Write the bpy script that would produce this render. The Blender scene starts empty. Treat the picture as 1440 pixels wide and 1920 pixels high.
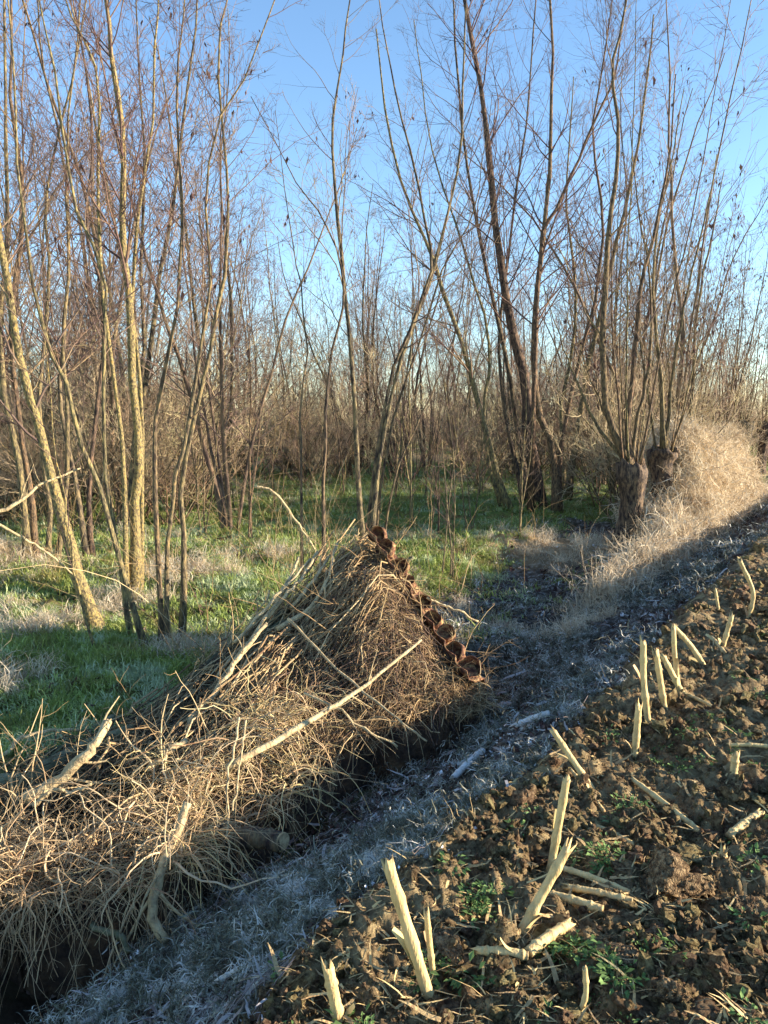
import bpy, math, random
import numpy as np
from math import radians, sin, cos, tan, pi

sc = bpy.context.scene
COL = sc.collection
R = np.random.RandomState(7)
random.seed(7)

# ------------------------------------------------------------------ camera, sky, sun, exposure
EYE = 1.6
PITCH = radians(7.1)
F = 1450.0
cam_d = bpy.data.cameras.new('camera'); cam = bpy.data.objects.new('camera', cam_d); COL.objects.link(cam)
cam.location = (0, 0, EYE); cam.rotation_euler = (radians(90) - PITCH, 0, 0)
cam_d.sensor_fit = 'HORIZONTAL'; cam_d.sensor_width = 36; cam_d.lens = 36 * F / 1440
cam_d.clip_start = 0.05; cam_d.clip_end = 3000
sc.camera = cam
SUN_EL, SUN_AZ = radians(13.0), math.atan2(0.995, -0.04)
w = bpy.data.worlds.new('World'); sc.world = w; w.use_nodes = True
nt = w.node_tree; bg = nt.nodes['Background']
sky = nt.nodes.new('ShaderNodeTexSky'); sky.sky_type = 'NISHITA'; sky.sun_disc = False
sky.sun_elevation = SUN_EL; sky.sun_rotation = SUN_AZ; sky.air_density = 1.0; sky.dust_density = 0.0; sky.ozone_density = 3.0
nt.links.new(sky.outputs[0], bg.inputs[0]); bg.inputs[1].default_value = 0.125
sl = bpy.data.lights.new('sun', 'SUN'); sl.energy = 5.0; sl.angle = radians(0.5); sl.color = (1.0, 0.85, 0.66)
so = bpy.data.objects.new('sun', sl); COL.objects.link(so)
from mathutils import Vector
sd = Vector((sin(SUN_AZ) * cos(SUN_EL), cos(SUN_AZ) * cos(SUN_EL), sin(SUN_EL)))
so.rotation_euler = sd.to_track_quat('Z', 'Y').to_euler()
sc.view_settings.view_transform = 'Standard'; sc.view_settings.look = 'None'
sc.view_settings.exposure = 1.6; sc.view_settings.gamma = 1.0; sc.view_settings.use_curve_mapping = False
sc.render.engine = 'CYCLES'
sc.cycles.max_bounces = 5; sc.cycles.diffuse_bounces = 3; sc.cycles.glossy_bounces = 2; sc.cycles.transmission_bounces = 2
sc.cycles.transparent_max_bounces = 4
sc.render.resolution_x = 768; sc.render.resolution_y = 1024

# ------------------------------------------------------------------ pixel -> place
def ray(px, py):
    v = (960 - py) / F
    return np.array([(px - 720) / F, cos(PITCH) + sin(PITCH) * v, -sin(PITCH) + cos(PITCH) * v])
def at(px, py, Y):
    d = ray(px, py); k = Y / d[1]
    return np.array([0, 0, EYE]) + d * k

# ------------------------------------------------------------------ noise
_T = np.random.RandomState(3).rand(256, 256)
def vn(x, y):
    x = np.asarray(x, float); y = np.asarray(y, float)
    xi = np.floor(x).astype(int); yi = np.floor(y).astype(int)
    fx = x - xi; fy = y - yi
    fx = fx * fx * (3 - 2 * fx); fy = fy * fy * (3 - 2 * fy)
    a = _T[xi & 255, yi & 255]; b = _T[(xi + 1) & 255, yi & 255]
    c = _T[xi & 255, (yi + 1) & 255]; d = _T[(xi + 1) & 255, (yi + 1) & 255]
    return (a * (1 - fx) + b * fx) * (1 - fy) + (c * (1 - fx) + d * fx) * fy
def fbm(x, y, o=4, g=0.5):
    s = 0; a = 1; n = 0
    for i in range(o):
        s = s + a * (vn(x * 2 ** i + 17 * i, y * 2 ** i + 31 * i) - 0.5); n += a; a *= g
    return s / n * 2
def ss(a, b, x):
    t = np.clip((x - a) / (b - a), 0, 1); return t * t * (3 - 2 * t)

# ------------------------------------------------------------------ terrain
EX, EY = 0.545, 0.838
def st(x, y): return x * EY - y * EX, x * EX + y * EY
def xy(s, t): return EY * s + EX * t, -EX * s + EY * t
def soilmask(x, y):
    s, t = st(x, y)
    return ss(-1.42, -1.22, s + 0.14 * fbm(x * 2.2, y * 2.2, 3) - 0.1 * ss(1.5, 0, t))
def mound(s, t):
    tt = ss(13.6, 14.9, t) * 0.98 * ss(22, 18.5, t) + 0.24 * ss(9.2, 12, t) * ss(22, 19, t) + 0.14 * ss(8.5, 9.2, t) * ss(22, 19, t)
    tt = tt * (1 + .22 * fbm(t * 1.1, s * 1.6 + 3, 3)) + .10 * ss(.3, .7, tt) * fbm(t * 4, s * 2, 2)
    return tt * 1.16 * ss(-2.3, -2.3 - .45 - .3 * ss(10, 14, t), s) * ss(-3.05 - 1.5 * ss(12, 15.5, t), -2.75 - .75 * ss(12, 15.5, t), s)
def height(x, y, fine=False):
    s, t = st(x, y)
    z = -0.50 * ss(-1.15, -2.35, s + 0.06 * fbm(x * 1.3, y * 1.3, 2))
    z = z - 0.42 * np.exp(-((s + 2.85) / 0.36) ** 2) * ss(7.2, 5.2, t)
    m = ss(-2.4, -3.4, s)
    z = z + m * (0.16 * fbm(x * 0.35 + 5, y * 0.35, 2) + 0.11 * fbm(x * 1.6, y * 1.6, 3) + .05 * fbm(x * 4.5, y * 4.5, 2) * ss(30, 12, y))
    z = z + mound(s, t)
    soil = soilmask(x, y)
    z = z + soil * (0.05 * fbm(x * 1.7, y * 1.7, 2) + 0.05)
    z = z - .22 * ss(-2.2, -2.9, s) * ss(-5.6, -4.6, s) * ss(6, 8, t) * ss(15, 12.5, t)  # added hollow, lowered so this stretch of meadow falls into shadow
    # straw-covered hummocks in the meadow
    for (hx, hy, hr, hh) in ((2.9, 12.6, 1.3, 0.30), (-5.2, 9.8, 0.7, 0.35), (0.9, 18, 2.2, .2), (-1.3, 8.9, .9, .16)):
        z = z + hh * np.exp(-(((x - hx) / hr) ** 2 + ((y - hy) / (hr * 0.7)) ** 2))
    if fine:
        near = ss(14, 5, np.hypot(x, y))
        r = np.abs(fbm(x * 6, y * 6, 4, 0.6))
        z = z + soil * near * (0.045 * (0.5 - r) + 0.075 * fbm(x * 11, y * 11, 4, 0.68))
        z = z + (1 - soil) * (0.055 * fbm(x * 5, y * 5, 4, 0.6) + .03 * fbm(x * 14, y * 14, 2)) * ss(40, 8, np.hypot(x, y))
    return z
def gnd(px, py):
    d = ray(px, py); k = 1.0
    p = None
    for i in range(4000):
        k += 0.01 if k < 12 else 0.05
        p = np.array([0, 0, EYE]) + d * k
        if p[2] <= height(p[0], p[1]): return p
        if k > 150: break
    return p
def on(p, dz=0.0):
    return np.array([p[0], p[1], float(height(p[0], p[1])) + dz])

# ------------------------------------------------------------------ mesh helpers
class MB:
    def __init__(s): s.v = []; s.q = []; s.t = []; s.n = 0; s.a = []
    def add(s, v, q=None, t=None, a=None):
        v = np.asarray(v, float).reshape(-1, 3)
        if q is not None and len(q): s.q.append(np.asarray(q, int).reshape(-1, 4) + s.n)
        if t is not None and len(t): s.t.append(np.asarray(t, int).reshape(-1, 3) + s.n)
        s.v.append(v); s.n += len(v)
        s.a.append(np.full(len(v), 0.5) if a is None else np.broadcast_to(np.asarray(a, float), (len(v),)))
        return s
    def mesh(s, name, mat=None, smooth=True, attrs=None):
        me = bpy.data.meshes.new(name)
        V = np.concatenate(s.v) if s.v else np.zeros((0, 3))
        Q = np.concatenate(s.q) if s.q else np.zeros((0, 4), int)
        T = np.concatenate(s.t) if s.t else np.zeros((0, 3), int)
        me.vertices.add(len(V)); me.vertices.foreach_set('co', V.ravel())
        nl = Q.size + T.size; me.loops.add(nl)
        me.loops.foreach_set('vertex_index', np.concatenate([Q.ravel(), T.ravel()]).astype(np.int32))
        nf = len(Q) + len(T); me.polygons.add(nf)
        st_ = np.concatenate([np.arange(len(Q)) * 4, len(Q) * 4 + np.arange(len(T)) * 3]).astype(np.int32)
        me.polygons.foreach_set('loop_start', st_)
        me.polygons.foreach_set('loop_total', np.concatenate([np.full(len(Q), 4), np.full(len(T), 3)]).astype(np.int32))
        me.polygons.foreach_set('use_smooth', np.full(nf, smooth, bool))
        me.update(calc_edges=True)
        at_ = me.attributes.new('tone', 'FLOAT', 'POINT'); at_.data.foreach_set('value', np.concatenate(s.a).astype(np.float32) if s.a else [])
        if attrs:
            for k, val in attrs.items():
                a_ = me.attributes.new(k, 'FLOAT', 'POINT'); a_.data.foreach_set('value', np.asarray(val, np.float32).ravel())
        if mat: me.materials.append(mat)
        return me
def ob(name, data, parent=None, loc=(0, 0, 0), link=True):
    o = bpy.data.objects.new(name, data)
    o.location = loc
    if parent: o.parent = parent
    if link: COL.objects.link(o)
    return o
def tag(o, label=None, cat=None, group=None, kind=None):
    if label: o['label'] = label
    if cat: o['category'] = cat
    if group: o['group'] = group
    if kind: o['kind'] = kind
    return o
def tubes(P, Rr, k=3, closed=True):
    """P (B,n,3), Rr (B,n) -> verts, quads (vectorised)"""
    B, n, _ = P.shape
    T = np.zeros_like(P); T[:, 1:-1] = P[:, 2:] - P[:, :-2]; T[:, 0] = P[:, 1] - P[:, 0]; T[:, -1] = P[:, -1] - P[:, -2]
    T /= np.linalg.norm(T, axis=2, keepdims=True) + 1e-9
    ref = np.zeros((B, 1, 3)); M = np.abs(T.mean(axis=1))
    ref[np.arange(B), 0, np.argmin(M, axis=1)] = 1
    U = np.cross(T, ref); U /= np.linalg.norm(U, axis=2, keepdims=True) + 1e-9
    W = np.cross(T, U)
    a = np.arange(k) / k * 2 * pi
    V = P[:, :, None, :] + Rr[:, :, None, None] * (np.cos(a)[None, None, :, None] * U[:, :, None, :] + np.sin(a)[None, None, :, None] * W[:, :, None, :])
    idx = np.arange(B * n * k).reshape(B, n, k)
    q = np.stack([idx[:, :-1], np.roll(idx, -1, 2)[:, :-1], np.roll(idx, -1, 2)[:, 1:], idx[:, 1:]], -1).reshape(-1, 4)
    return V.reshape(-1, 3), q
def addtubes(mb, P, Rr, k=3, tone=None):
    V, q = tubes(P, Rr, k)
    a = None
    if tone is not None: a = np.repeat(np.broadcast_to(tone, (len(P),)), P.shape[1] * k)
    mb.add(V, q, a=a)
def onetube(mb, P, Rr, k=8, caps=True, tone=0.5):
    P = np.asarray(P, float)[None]; Rr = np.asarray(Rr, float)[None]
    V, q = tubes(P, Rr, k)
    n = P.shape[1]
    t = []
    if caps:
        V = np.concatenate([V, P[0, :1], P[0, -1:]]); c0 = n * k; c1 = c0 + 1
        for i in range(k):
            t.append((c0, (i + 1) % k, i)); t.append((c1, (n - 1) * k + i, (n - 1) * k + (i + 1) % k))
    mb.add(V, q, t if caps else None, a=np.full(len(V), tone))
def spline(pts, n):
    P = np.asarray(pts, float)
    if len(P) == 2: 
        u = np.linspace(0, 1, n)[:, None]; return P[0] * (1 - u) + P[1] * u
    E = np.vstack([2 * P[0] - P[1], P, 2 * P[-1] - P[-2]])
    u = np.linspace(0, len(P) - 1 - 1e-6, n); i = u.astype(int); f = (u - i)[:, None]
    a, b, c, d = E[i], E[i + 1], E[i + 2], E[i + 3]
    return 0.5 * (2 * b + (c - a) * f + (2 * a - 5 * b + 4 * c - d) * f ** 2 + (3 * b - a - 3 * c + d) * f ** 3)

# ------------------------------------------------------------------ materials
def mat(name, cols, scale=8, rough=0.85, bump=0.3, bscale=60, stretch=(1, 1, 1), coord='Object', detail=6, spec=0.25, tone=None, rand=0.0, trans=0.0, tmix=.55):
    """cols: list of (pos, (r,g,b)) through a noise; tone: second colour list driven by the mesh 'tone' attribute, mixed 50/50"""
    m = bpy.data.materials.new(name); m.use_nodes = True; n = m.node_tree.nodes; l = m.node_tree.links
    b = n['Principled BSDF']; b.inputs['Roughness'].default_value = rough; b.inputs['Specular IOR Level'].default_value = spec
    if coord == 'World':
        tc = n.new('ShaderNodeNewGeometry'); src = tc.outputs['Position']
    else:
        tc = n.new('ShaderNodeTexCoord'); src = tc.outputs['Object']
    mp = n.new('ShaderNodeMapping'); mp.inputs['Scale'].default_value = stretch; l.new(src, mp.inputs[0])
    no = n.new('ShaderNodeTexNoise'); no.inputs['Scale'].default_value = scale; no.inputs['Detail'].default_value = detail; no.inputs['Roughness'].default_value = 0.65
    l.new(mp.outputs[0], no.inputs['Vector'])
    cr = n.new('ShaderNodeValToRGB'); e = cr.color_ramp.elements
    while len(e) < len(cols): e.new(0.5)
    for i, (p, c) in enumerate(cols): e[i].position = p; e[i].color = (*c, 1)
    l.new(no.outputs['Fac'], cr.inputs[0]); out = cr.outputs[0]
    if tone:
        at_ = n.new('ShaderNodeAttribute'); at_.attribute_name = 'tone'
        c2 = n.new('ShaderNodeValToRGB'); e = c2.color_ramp.elements
        while len(e) < len(tone): e.new(0.5)
        for i, (p, c) in enumerate(tone): e[i].position = p; e[i].color = (*c, 1)
        l.new(at_.outputs['Fac'], c2.inputs[0])
        mx = n.new('ShaderNodeMix'); mx.data_type = 'RGBA'; mx.inputs[0].default_value = tmix
        l.new(out, mx.inputs[6]); l.new(c2.outputs[0], mx.inputs[7]); out = mx.outputs[2]
    if rand:
        oi = n.new('ShaderNodeObjectInfo'); hs = n.new('ShaderNodeHueSaturation')
        mr = n.new('ShaderNodeMapRange'); mr.inputs[3].default_value = 1 - rand; mr.inputs[4].default_value = 1 + rand
        l.new(oi.outputs['Random'], mr.inputs[0]); l.new(mr.outputs[0], hs.inputs['Value'])
        m2 = n.new('ShaderNodeMath'); m2.operation = 'MULTIPLY_ADD'; m2.inputs[1].default_value = 0.05; m2.inputs[2].default_value = 0.475
        l.new(oi.outputs['Random'], m2.inputs[0]); l.new(m2.outputs[0], hs.inputs['Hue'])
        l.new(out, hs.inputs['Color']); out = hs.outputs[0]
    l.new(out, b.inputs['Base Color'])
    if bump:
        bn = n.new('ShaderNodeTexNoise'); bn.inputs['Scale'].default_value = bscale; bn.inputs['Detail'].default_value = 4
        l.new(mp.outputs[0], bn.inputs['Vector'])
        bp = n.new('ShaderNodeBump'); bp.inputs['Strength'].default_value = bump; bp.inputs['Distance'].default_value = 0.02
        l.new(bn.outputs['Fac'], bp.inputs['Height']); l.new(bp.outputs[0], b.inputs['Normal'])
    if trans:
        ts = n.new('ShaderNodeBsdfTranslucent'); ms = n.new('ShaderNodeMixShader'); ms.inputs[0].default_value = trans
        l.new(out, ts.inputs[0]); l.new(b.outputs[0], ms.inputs[1]); l.new(ts.outputs[0], ms.inputs[2])
        l.new(ms.outputs[0], n['Material Output'].inputs[0])
    return m
M = {}
M['bark'] = mat('bark', [(0.38, (0.05, 0.036, 0.027)), (0.48, (0.12, 0.09, 0.055)), (0.56, (0.20, 0.15, 0.075)), (0.64, (0.30, 0.19, 0.09))], 40, bump=1.0, bscale=60, stretch=(1, 1, 0.30), rand=0.15)
M['bark_gold'] = mat('bark_gold', [(0.38, (0.075, 0.055, 0.035)), (0.47, (0.18, 0.14, 0.07)), (0.55, (0.29, 0.24, 0.10)), (0.64, (0.38, 0.22, 0.06))], 45, bump=1.0, bscale=60, stretch=(1, 1, 0.6))
M['bark_dark'] = mat('bark_dark', [(0.40, (0.03, 0.022, 0.02)), (0.5, (0.10, 0.075, 0.05)), (0.62, (0.22, 0.155, 0.085))], 20, bump=1.0, bscale=50, stretch=(1, 1, 0.35), rand=0.15)
M['bark_far'] = mat('bark_far', [(0.36, (0.07, 0.05, 0.04)), (0.48, (0.15, 0.11, 0.075)), (0.58, (0.24, 0.18, 0.10)), (0.68, (0.30, 0.20, 0.11))], 9, bump=.6, bscale=40, stretch=(1, 1, .3), rand=0.3)
M['twig'] = mat('twig', [(0.36, (0.075, 0.045, 0.045)), (0.5, (0.15, 0.10, 0.08)), (0.64, (0.27, 0.19, 0.10))], 1.3, bump=0, rand=0.2)
M['twig_mid'] = mat('twig_mid', [(0.36, (0.10, 0.06, 0.06)), (0.5, (0.18, 0.12, 0.10)), (0.64, (0.30, 0.21, 0.12))], 0.8, bump=0, rand=0.3)
M['twig_far'] = mat('twig_far', [(0.36, (0.27, 0.18, 0.13)), (0.5, (0.42, 0.32, 0.20)), (0.64, (0.54, 0.45, 0.26))], 0.35, bump=0, rand=0.25)
M['leaf'] = mat('dead_leaf', [(0.3, (0.05, 0.03, 0.035)), (0.7, (0.14, 0.07, 0.05))], 5, bump=0, trans=0.15)
M['straw'] = mat('straw', [(0.38, (0.30, 0.19, 0.09)), (0.5, (0.58, 0.43, 0.21)), (0.62, (0.78, 0.64, 0.36))], 7, bump=0.0, tone=[(0, (0.20, 0.11, 0.06)), (0.45, (0.58, 0.43, 0.21)), (1, (0.84, 0.70, 0.42))], rand=0.15)
M['stalk'] = mat('stalk', [(0.38, (0.22, 0.13, 0.06)), (0.47, (0.48, 0.33, 0.14)), (0.60, (0.68, 0.51, 0.23))], 34, tone=[(0, (0.13, 0.085, 0.05)), (0.3, (0.38, 0.26, 0.13)), (0.65, (0.58, 0.42, 0.18)), (1, (0.70, 0.53, 0.25))], bump=0.35, bscale=130, stretch=(1, 1, 0.3), rough=0.6)
M['stalk_frost'] = mat('stalk_frost', [(0.3, (0.40, 0.36, 0.30)), (0.6, (0.68, 0.68, 0.66))], 14, bump=0.3, bscale=130, stretch=(1, 1, 0.3), rough=0.6)
M['branch'] = mat('branch', [(0.38, (0.09, 0.06, 0.035)), (0.48, (0.34, 0.25, 0.12)), (0.6, (0.62, 0.50, 0.28))], 22, bump=0.7, bscale=50, tone=[(0, (0.12, 0.08, 0.05)), (0.5, (0.42, 0.32, 0.18)), (1, (0.68, 0.56, 0.34))])
M['log'] = mat('log', [(0.3, (0.05, 0.045, 0.03)), (0.5, (0.13, 0.13, 0.07)), (0.7, (0.24, 0.24, 0.16))], 7, bump=0.9, bscale=30)
M['brush'] = mat('brush', [(0.38, (0.15, 0.085, 0.045)), (0.5, (0.38, 0.25, 0.12)), (0.62, (0.58, 0.43, 0.21))], 6, bump=0, tone=[(0, (0.12, 0.065, 0.04)), (0.5, (0.40, 0.27, 0.13)), (1, (0.74, 0.58, 0.33))])
M['core'] = mat('core', [(0.36, (0.025, 0.016, 0.012)), (0.52, (0.07, 0.042, 0.025)), (0.66, (0.15, 0.09, 0.045))], 9, bump=1.0, bscale=40)  # near-black: shade of the gaps in the brush put into the colour
M['rust'] = mat('rust', [(0.38, (0.05, 0.025, 0.018)), (0.5, (0.20, 0.09, 0.05)), (0.62, (0.42, 0.28, 0.12))], 22, bump=0.6, bscale=80)
M['wire'] = mat('wire', [(0.38, (0.08, 0.045, 0.03)), (0.62, (0.34, 0.22, 0.13))], 20, bump=0)
M['frostgrass'] = mat('frostgrass', [(0.40, (0.045, 0.03, 0.025)), (0.48, (0.12, 0.12, 0.07)), (0.54, (0.34, 0.34, 0.27)), (0.60, (0.86, 0.83, 0.76))], 8, bump=0, coord='World', tone=[(0, (0.07, 0.045, 0.03)), (0.6, (0.12, 0.12, 0.075)), (0.85, (0.28, 0.28, 0.2)), (1, (0.85, 0.82, 0.72))], trans=0.1, tmix=.42)
M['grass'] = mat('grass', [(0.36, (0.30, 0.21, 0.08)), (0.44, (0.22, 0.26, 0.06)), (0.53, (0.32, 0.42, 0.09)), (0.60, (0.58, 0.66, 0.42))], 2.0, bump=0, coord='World', tone=[(0, (0.09, 0.12, 0.03)), (0.5, (0.22, 0.29, 0.06)), (0.85, (0.46, 0.48, 0.20)), (1, (0.62, 0.66, 0.54))], trans=0.25, tmix=.4)
M['weed'] = mat('weed', [(0.3, (0.06, 0.11, 0.03)), (0.55, (0.13, 0.22, 0.06)), (0.75, (0.34, 0.42, 0.26))], 5, bump=0, coord='World', tone=[(0, (0.05, 0.10, 0.03)), (1, (0.22, 0.34, 0.12))], trans=0.2)
M['deadgrass'] = mat('deadgrass', [(0.38, (0.30, 0.21, 0.13)), (0.5, (0.62, 0.50, 0.32)), (0.6, (0.84, 0.74, 0.54))], 3.5, bump=0, coord='World', tone=[(0, (0.24, 0.15, 0.10)), (0.4, (0.60, 0.48, 0.32)), (1, (0.92, 0.84, 0.66))], trans=0.25)
M['soil_clod'] = mat('soil_clod', [(0.38, (0.08, 0.05, 0.03)), (0.5, (0.20, 0.135, 0.075)), (0.60, (0.38, 0.27, 0.15))], 60, bump=1.0, bscale=180, detail=8, rough=.95, spec=.1)
M['soil'] = mat('soil', [(0.36, (0.11, 0.072, 0.040)), (0.5, (0.30, 0.21, 0.11)), (0.62, (0.50, 0.38, 0.20))], 2.2, bump=1.0, bscale=90, detail=8, rand=0.12, rough=0.95, spec=0.1)

# ground: one sheet, zones from vertex attributes
gm = bpy.data.materials.new('ground'); gm.use_nodes = True; n = gm.node_tree.nodes; l = gm.node_tree.links
b = n['Principled BSDF']; b.inputs['Roughness'].default_value = 0.95; b.inputs['Specular IOR Level'].default_value = 0.1
geo = n.new('ShaderNodeNewGeometry')
def ramp(scale, cols, detail=8):
    no = n.new('ShaderNodeTexNoise'); no.inputs['Scale'].default_value = scale; no.inputs['Detail'].default_value = detail; no.inputs['Roughness'].default_value = 0.7
    l.new(geo.outputs['Position'], no.inputs['Vector'])
    cr = n.new('ShaderNodeValToRGB'); e = cr.color_ramp.elements
    while len(e) < len(cols): e.new(0.5)
    for i, (p, c) in enumerate(cols): e[i].position = p; e[i].color = (*c, 1)
    l.new(no.outputs['Fac'], cr.inputs[0]); return cr.outputs[0]
def attr(nm):
    a = n.new('ShaderNodeAttribute'); a.attribute_name = nm; return a.outputs['Fac']
def mix(f, a, c):
    x = n.new('ShaderNodeMix'); x.data_type = 'RGBA'; l.new(f, x.inputs[0]); l.new(a, x.inputs[6]); l.new(c, x.inputs[7]); return x.outputs[2]
c_soil = ramp(16, [(0.38, (0.10, 0.067, 0.036)), (0.5, (0.27, 0.19, 0.10)), (0.60, (0.38, 0.29, 0.15))])
c_frost = ramp(12, [(0.36, (0.03, 0.022, 0.02)), (0.5, (0.075, 0.06, 0.05)), (0.64, (0.26, 0.26, 0.24))])
c_mead = ramp(2.2, [(0.36, (0.17, 0.10, 0.05)), (0.46, (0.15, 0.15, 0.045)), (0.56, (0.15, 0.22, 0.05)), (0.66, (0.34, 0.38, 0.20))])
c_straw = ramp(3, [(0.3, (0.26, 0.16, 0.08)), (0.6, (0.48, 0.34, 0.18))])
c_ditch_shade = ramp(10, [(0.3, (0.02, 0.014, 0.01)), (0.7, (0.07, 0.05, 0.035))])  # ditch shade painted into the ground as a near-black tint
c = mix(attr('frost'), c_mead, c_frost); c = mix(attr('litter'), c, c_straw); c = mix(attr('ditch'), c, c_ditch_shade); c = mix(attr('soil'), c, c_soil)
l.new(c, b.inputs['Base Color'])
bn = n.new('ShaderNodeTexNoise'); bn.inputs['Scale'].default_value = 45; bn.inputs['Detail'].default_value = 8; bn.inputs['Roughness'].default_value = 0.7
l.new(geo.outputs['Position'], bn.inputs['Vector'])
bp = n.new('ShaderNodeBump'); bp.inputs['Strength'].default_value = 1.0; bp.inputs['Distance'].default_value = 0.03
l.new(bn.outputs['Fac'], bp.inputs['Height']); l.new(bp.outputs[0], b.inputs['Normal'])

# ------------------------------------------------------------------ ground sheet
def frostmask(x, y):
    s, t = st(x, y)
    a = ss(-2.6, -2.2, s) 
    b_ = ss(-5.6, -4.6, s + 0.9 * fbm(x * .8, y * .8, 3)) * ss(5.0, 6.0, t) * ss(17, 14, t)
    return np.maximum(a, b_)
def littermask(x, y):
    s, t = st(x, y)
    m = ss(0.05, 0.25, mound(s, t))
    q = 0
    for (hx, hy, hr) in ((2.9, 12.6, 1.5), (-5.2, 9.8, 0.8)): q = q + np.exp(-(((x - hx) / hr) ** 2 + ((y - hy) / (hr * 0.7)) ** 2))
    far = ss(18, 30, y) * ss(0.1, 0.4, fbm(x * .3, y * .3, 3) + .25)
    return np.clip(np.maximum(m, q) + 0.8 * far, 0, 1)
na, nr = 760, 520
ang = np.linspace(radians(-62), radians(62), na); rad = 1.0 * np.exp(np.linspace(0, math.log(900), nr) )
rad = np.concatenate([np.exp(np.linspace(math.log(1.2), math.log(22), 430)), np.exp(np.linspace(math.log(22.5), math.log(1200), 90))])
A, RR = np.meshgrid(ang, rad); X = RR * np.sin(A); Y = RR * np.cos(A) - 0.8
Z = height(X, Y, True)
idx = np.arange(na * len(rad)).reshape(len(rad), na)
q = np.stack([idx[:-1, :-1], idx[:-1, 1:], idx[1:, 1:], idx[1:, :-1]], -1)[..., ::-1].reshape(-1, 4)
S_, T_ = st(X, Y)
mb = MB(); mb.add(np.stack([X, Y, Z], -1), q)
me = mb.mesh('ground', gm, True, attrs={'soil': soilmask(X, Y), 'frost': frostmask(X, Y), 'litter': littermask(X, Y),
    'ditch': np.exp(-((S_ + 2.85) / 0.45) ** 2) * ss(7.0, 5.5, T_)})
tag(ob('ground', me), kind='structure')

# ------------------------------------------------------------------ scatter (geometry nodes instances)
def protos(name, meshes):
    c = bpy.data.collections.new(name)
    for i, m_ in enumerate(meshes):
        c.objects.link(bpy.data.objects.new('%s_%02d' % (name, i), m_))
    return c
def scatter(name, label, pts, rot, scl, coll, nvar, parent=None, cat=None):
    N = len(pts)
    me = bpy.data.meshes.new(name); me.vertices.add(N); me.vertices.foreach_set('co', np.asarray(pts, float).ravel())
    a = me.attributes.new('rot', 'FLOAT_VECTOR', 'POINT'); a.data.foreach_set('vector', np.asarray(rot, np.float32).ravel())
    a = me.attributes.new('scl', 'FLOAT_VECTOR', 'POINT')
    scl = np.asarray(scl, np.float32)
    if scl.ndim == 1: scl = np.repeat(scl[:, None], 3, 1)
    a.data.foreach_set('vector', scl.ravel())
    a = me.attributes.new('vid', 'INT', 'POINT'); a.data.foreach_set('value', R.randint(0, nvar, N).astype(np.int32))
    o = ob(name, me, parent)
    ng = bpy.data.node_groups.new(name, 'GeometryNodeTree')
    ng.interface.new_socket('Geometry', in_out='INPUT', socket_type='NodeSocketGeometry')
    ng.interface.new_socket('Geometry', in_out='OUTPUT', socket_type='NodeSocketGeometry')
    gi = ng.nodes.new('NodeGroupInput'); go = ng.nodes.new('NodeGroupOutput')
    ip = ng.nodes.new('GeometryNodeInstanceOnPoints'); ci = ng.nodes.new('GeometryNodeCollectionInfo')
    ci.inputs['Collection'].default_value = coll; ci.inputs['Separate Children'].default_value = True; ci.inputs['Reset Children'].default_value = True
    def na_(nm, ty):
        x = ng.nodes.new('GeometryNodeInputNamedAttribute'); x.data_type = ty; x.inputs[0].default_value = nm; return x.outputs[0]
    L = ng.links
    L.new(gi.outputs[0], ip.inputs['Points']); L.new(ci.outputs[0], ip.inputs['Instance'])
    ip.inputs['Pick Instance'].default_value = True
    L.new(na_('vid', 'INT'), ip.inputs['Instance Index']); L.new(na_('scl', 'FLOAT_VECTOR'), ip.inputs['Scale'])
    e2r = ng.nodes.new('FunctionNodeEulerToRotation'); L.new(na_('rot', 'FLOAT_VECTOR'), e2r.inputs[0]); L.new(e2r.outputs[0], ip.inputs['Rotation'])
    L.new(ip.outputs[0], go.inputs[0])
    md = o.modifiers.new('scatter', 'NODES'); md.node_group = ng
    tag(o, label, cat, kind='stuff')
    return o
def blades(nb, L0, L1, w0, spread, droop, m, name, seg=4, curl=0.0, flat=0.0, base=0.03):
    """tuft: nb bent ribbon blades"""
    B = nb; th = R.rand(B) * 2 * pi; ln = L0 + (L1 - L0) * R.rand(B)
    tilt = spread * R.rand(B) + flat
    P = np.zeros((B, seg + 1, 3)); P[:, 0, :2] = R.randn(B, 2) * base
    d = np.stack([np.cos(th) * np.sin(tilt), np.sin(th) * np.sin(tilt), np.cos(tilt)], -1)
    side = np.stack([-np.sin(th), np.cos(th), np.zeros(B)], -1)
    for i in range(seg):
        P[:, i + 1] = P[:, i] + d * (ln / seg)[:, None]
        d = d + np.array([0, 0, -1]) * (droop * (0.5 + R.rand(B)) / seg)[:, None] + R.randn(B, 3) * curl / seg
        d /= np.linalg.norm(d, axis=1, keepdims=True)
    wd = w0 * (0.6 + 0.8 * R.rand(B))
    wf = np.array([1, 1, 0.85, 0.6, 0.1, .1, .1])[np.linspace(0, 4, seg + 1).astype(int)]
    off = side[:, None, :] * (wd[:, None] * wf[None])[:, :, None] * 0.5
    V = np.stack([P - off, P + off], 2)  # B,seg+1,2,3
    idx = np.arange(B * (seg + 1) * 2).reshape(B, seg + 1, 2)
    q = np.stack([idx[:, :-1, 0], idx[:, :-1, 1], idx[:, 1:, 1], idx[:, 1:, 0]], -1).reshape(-1, 4)
    mb = MB(); tn = R.rand(B)
    mb.add(V.reshape(-1, 3), q, a=np.repeat(tn, (seg + 1) * 2))
    return mb.mesh(name, m, False)
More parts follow.
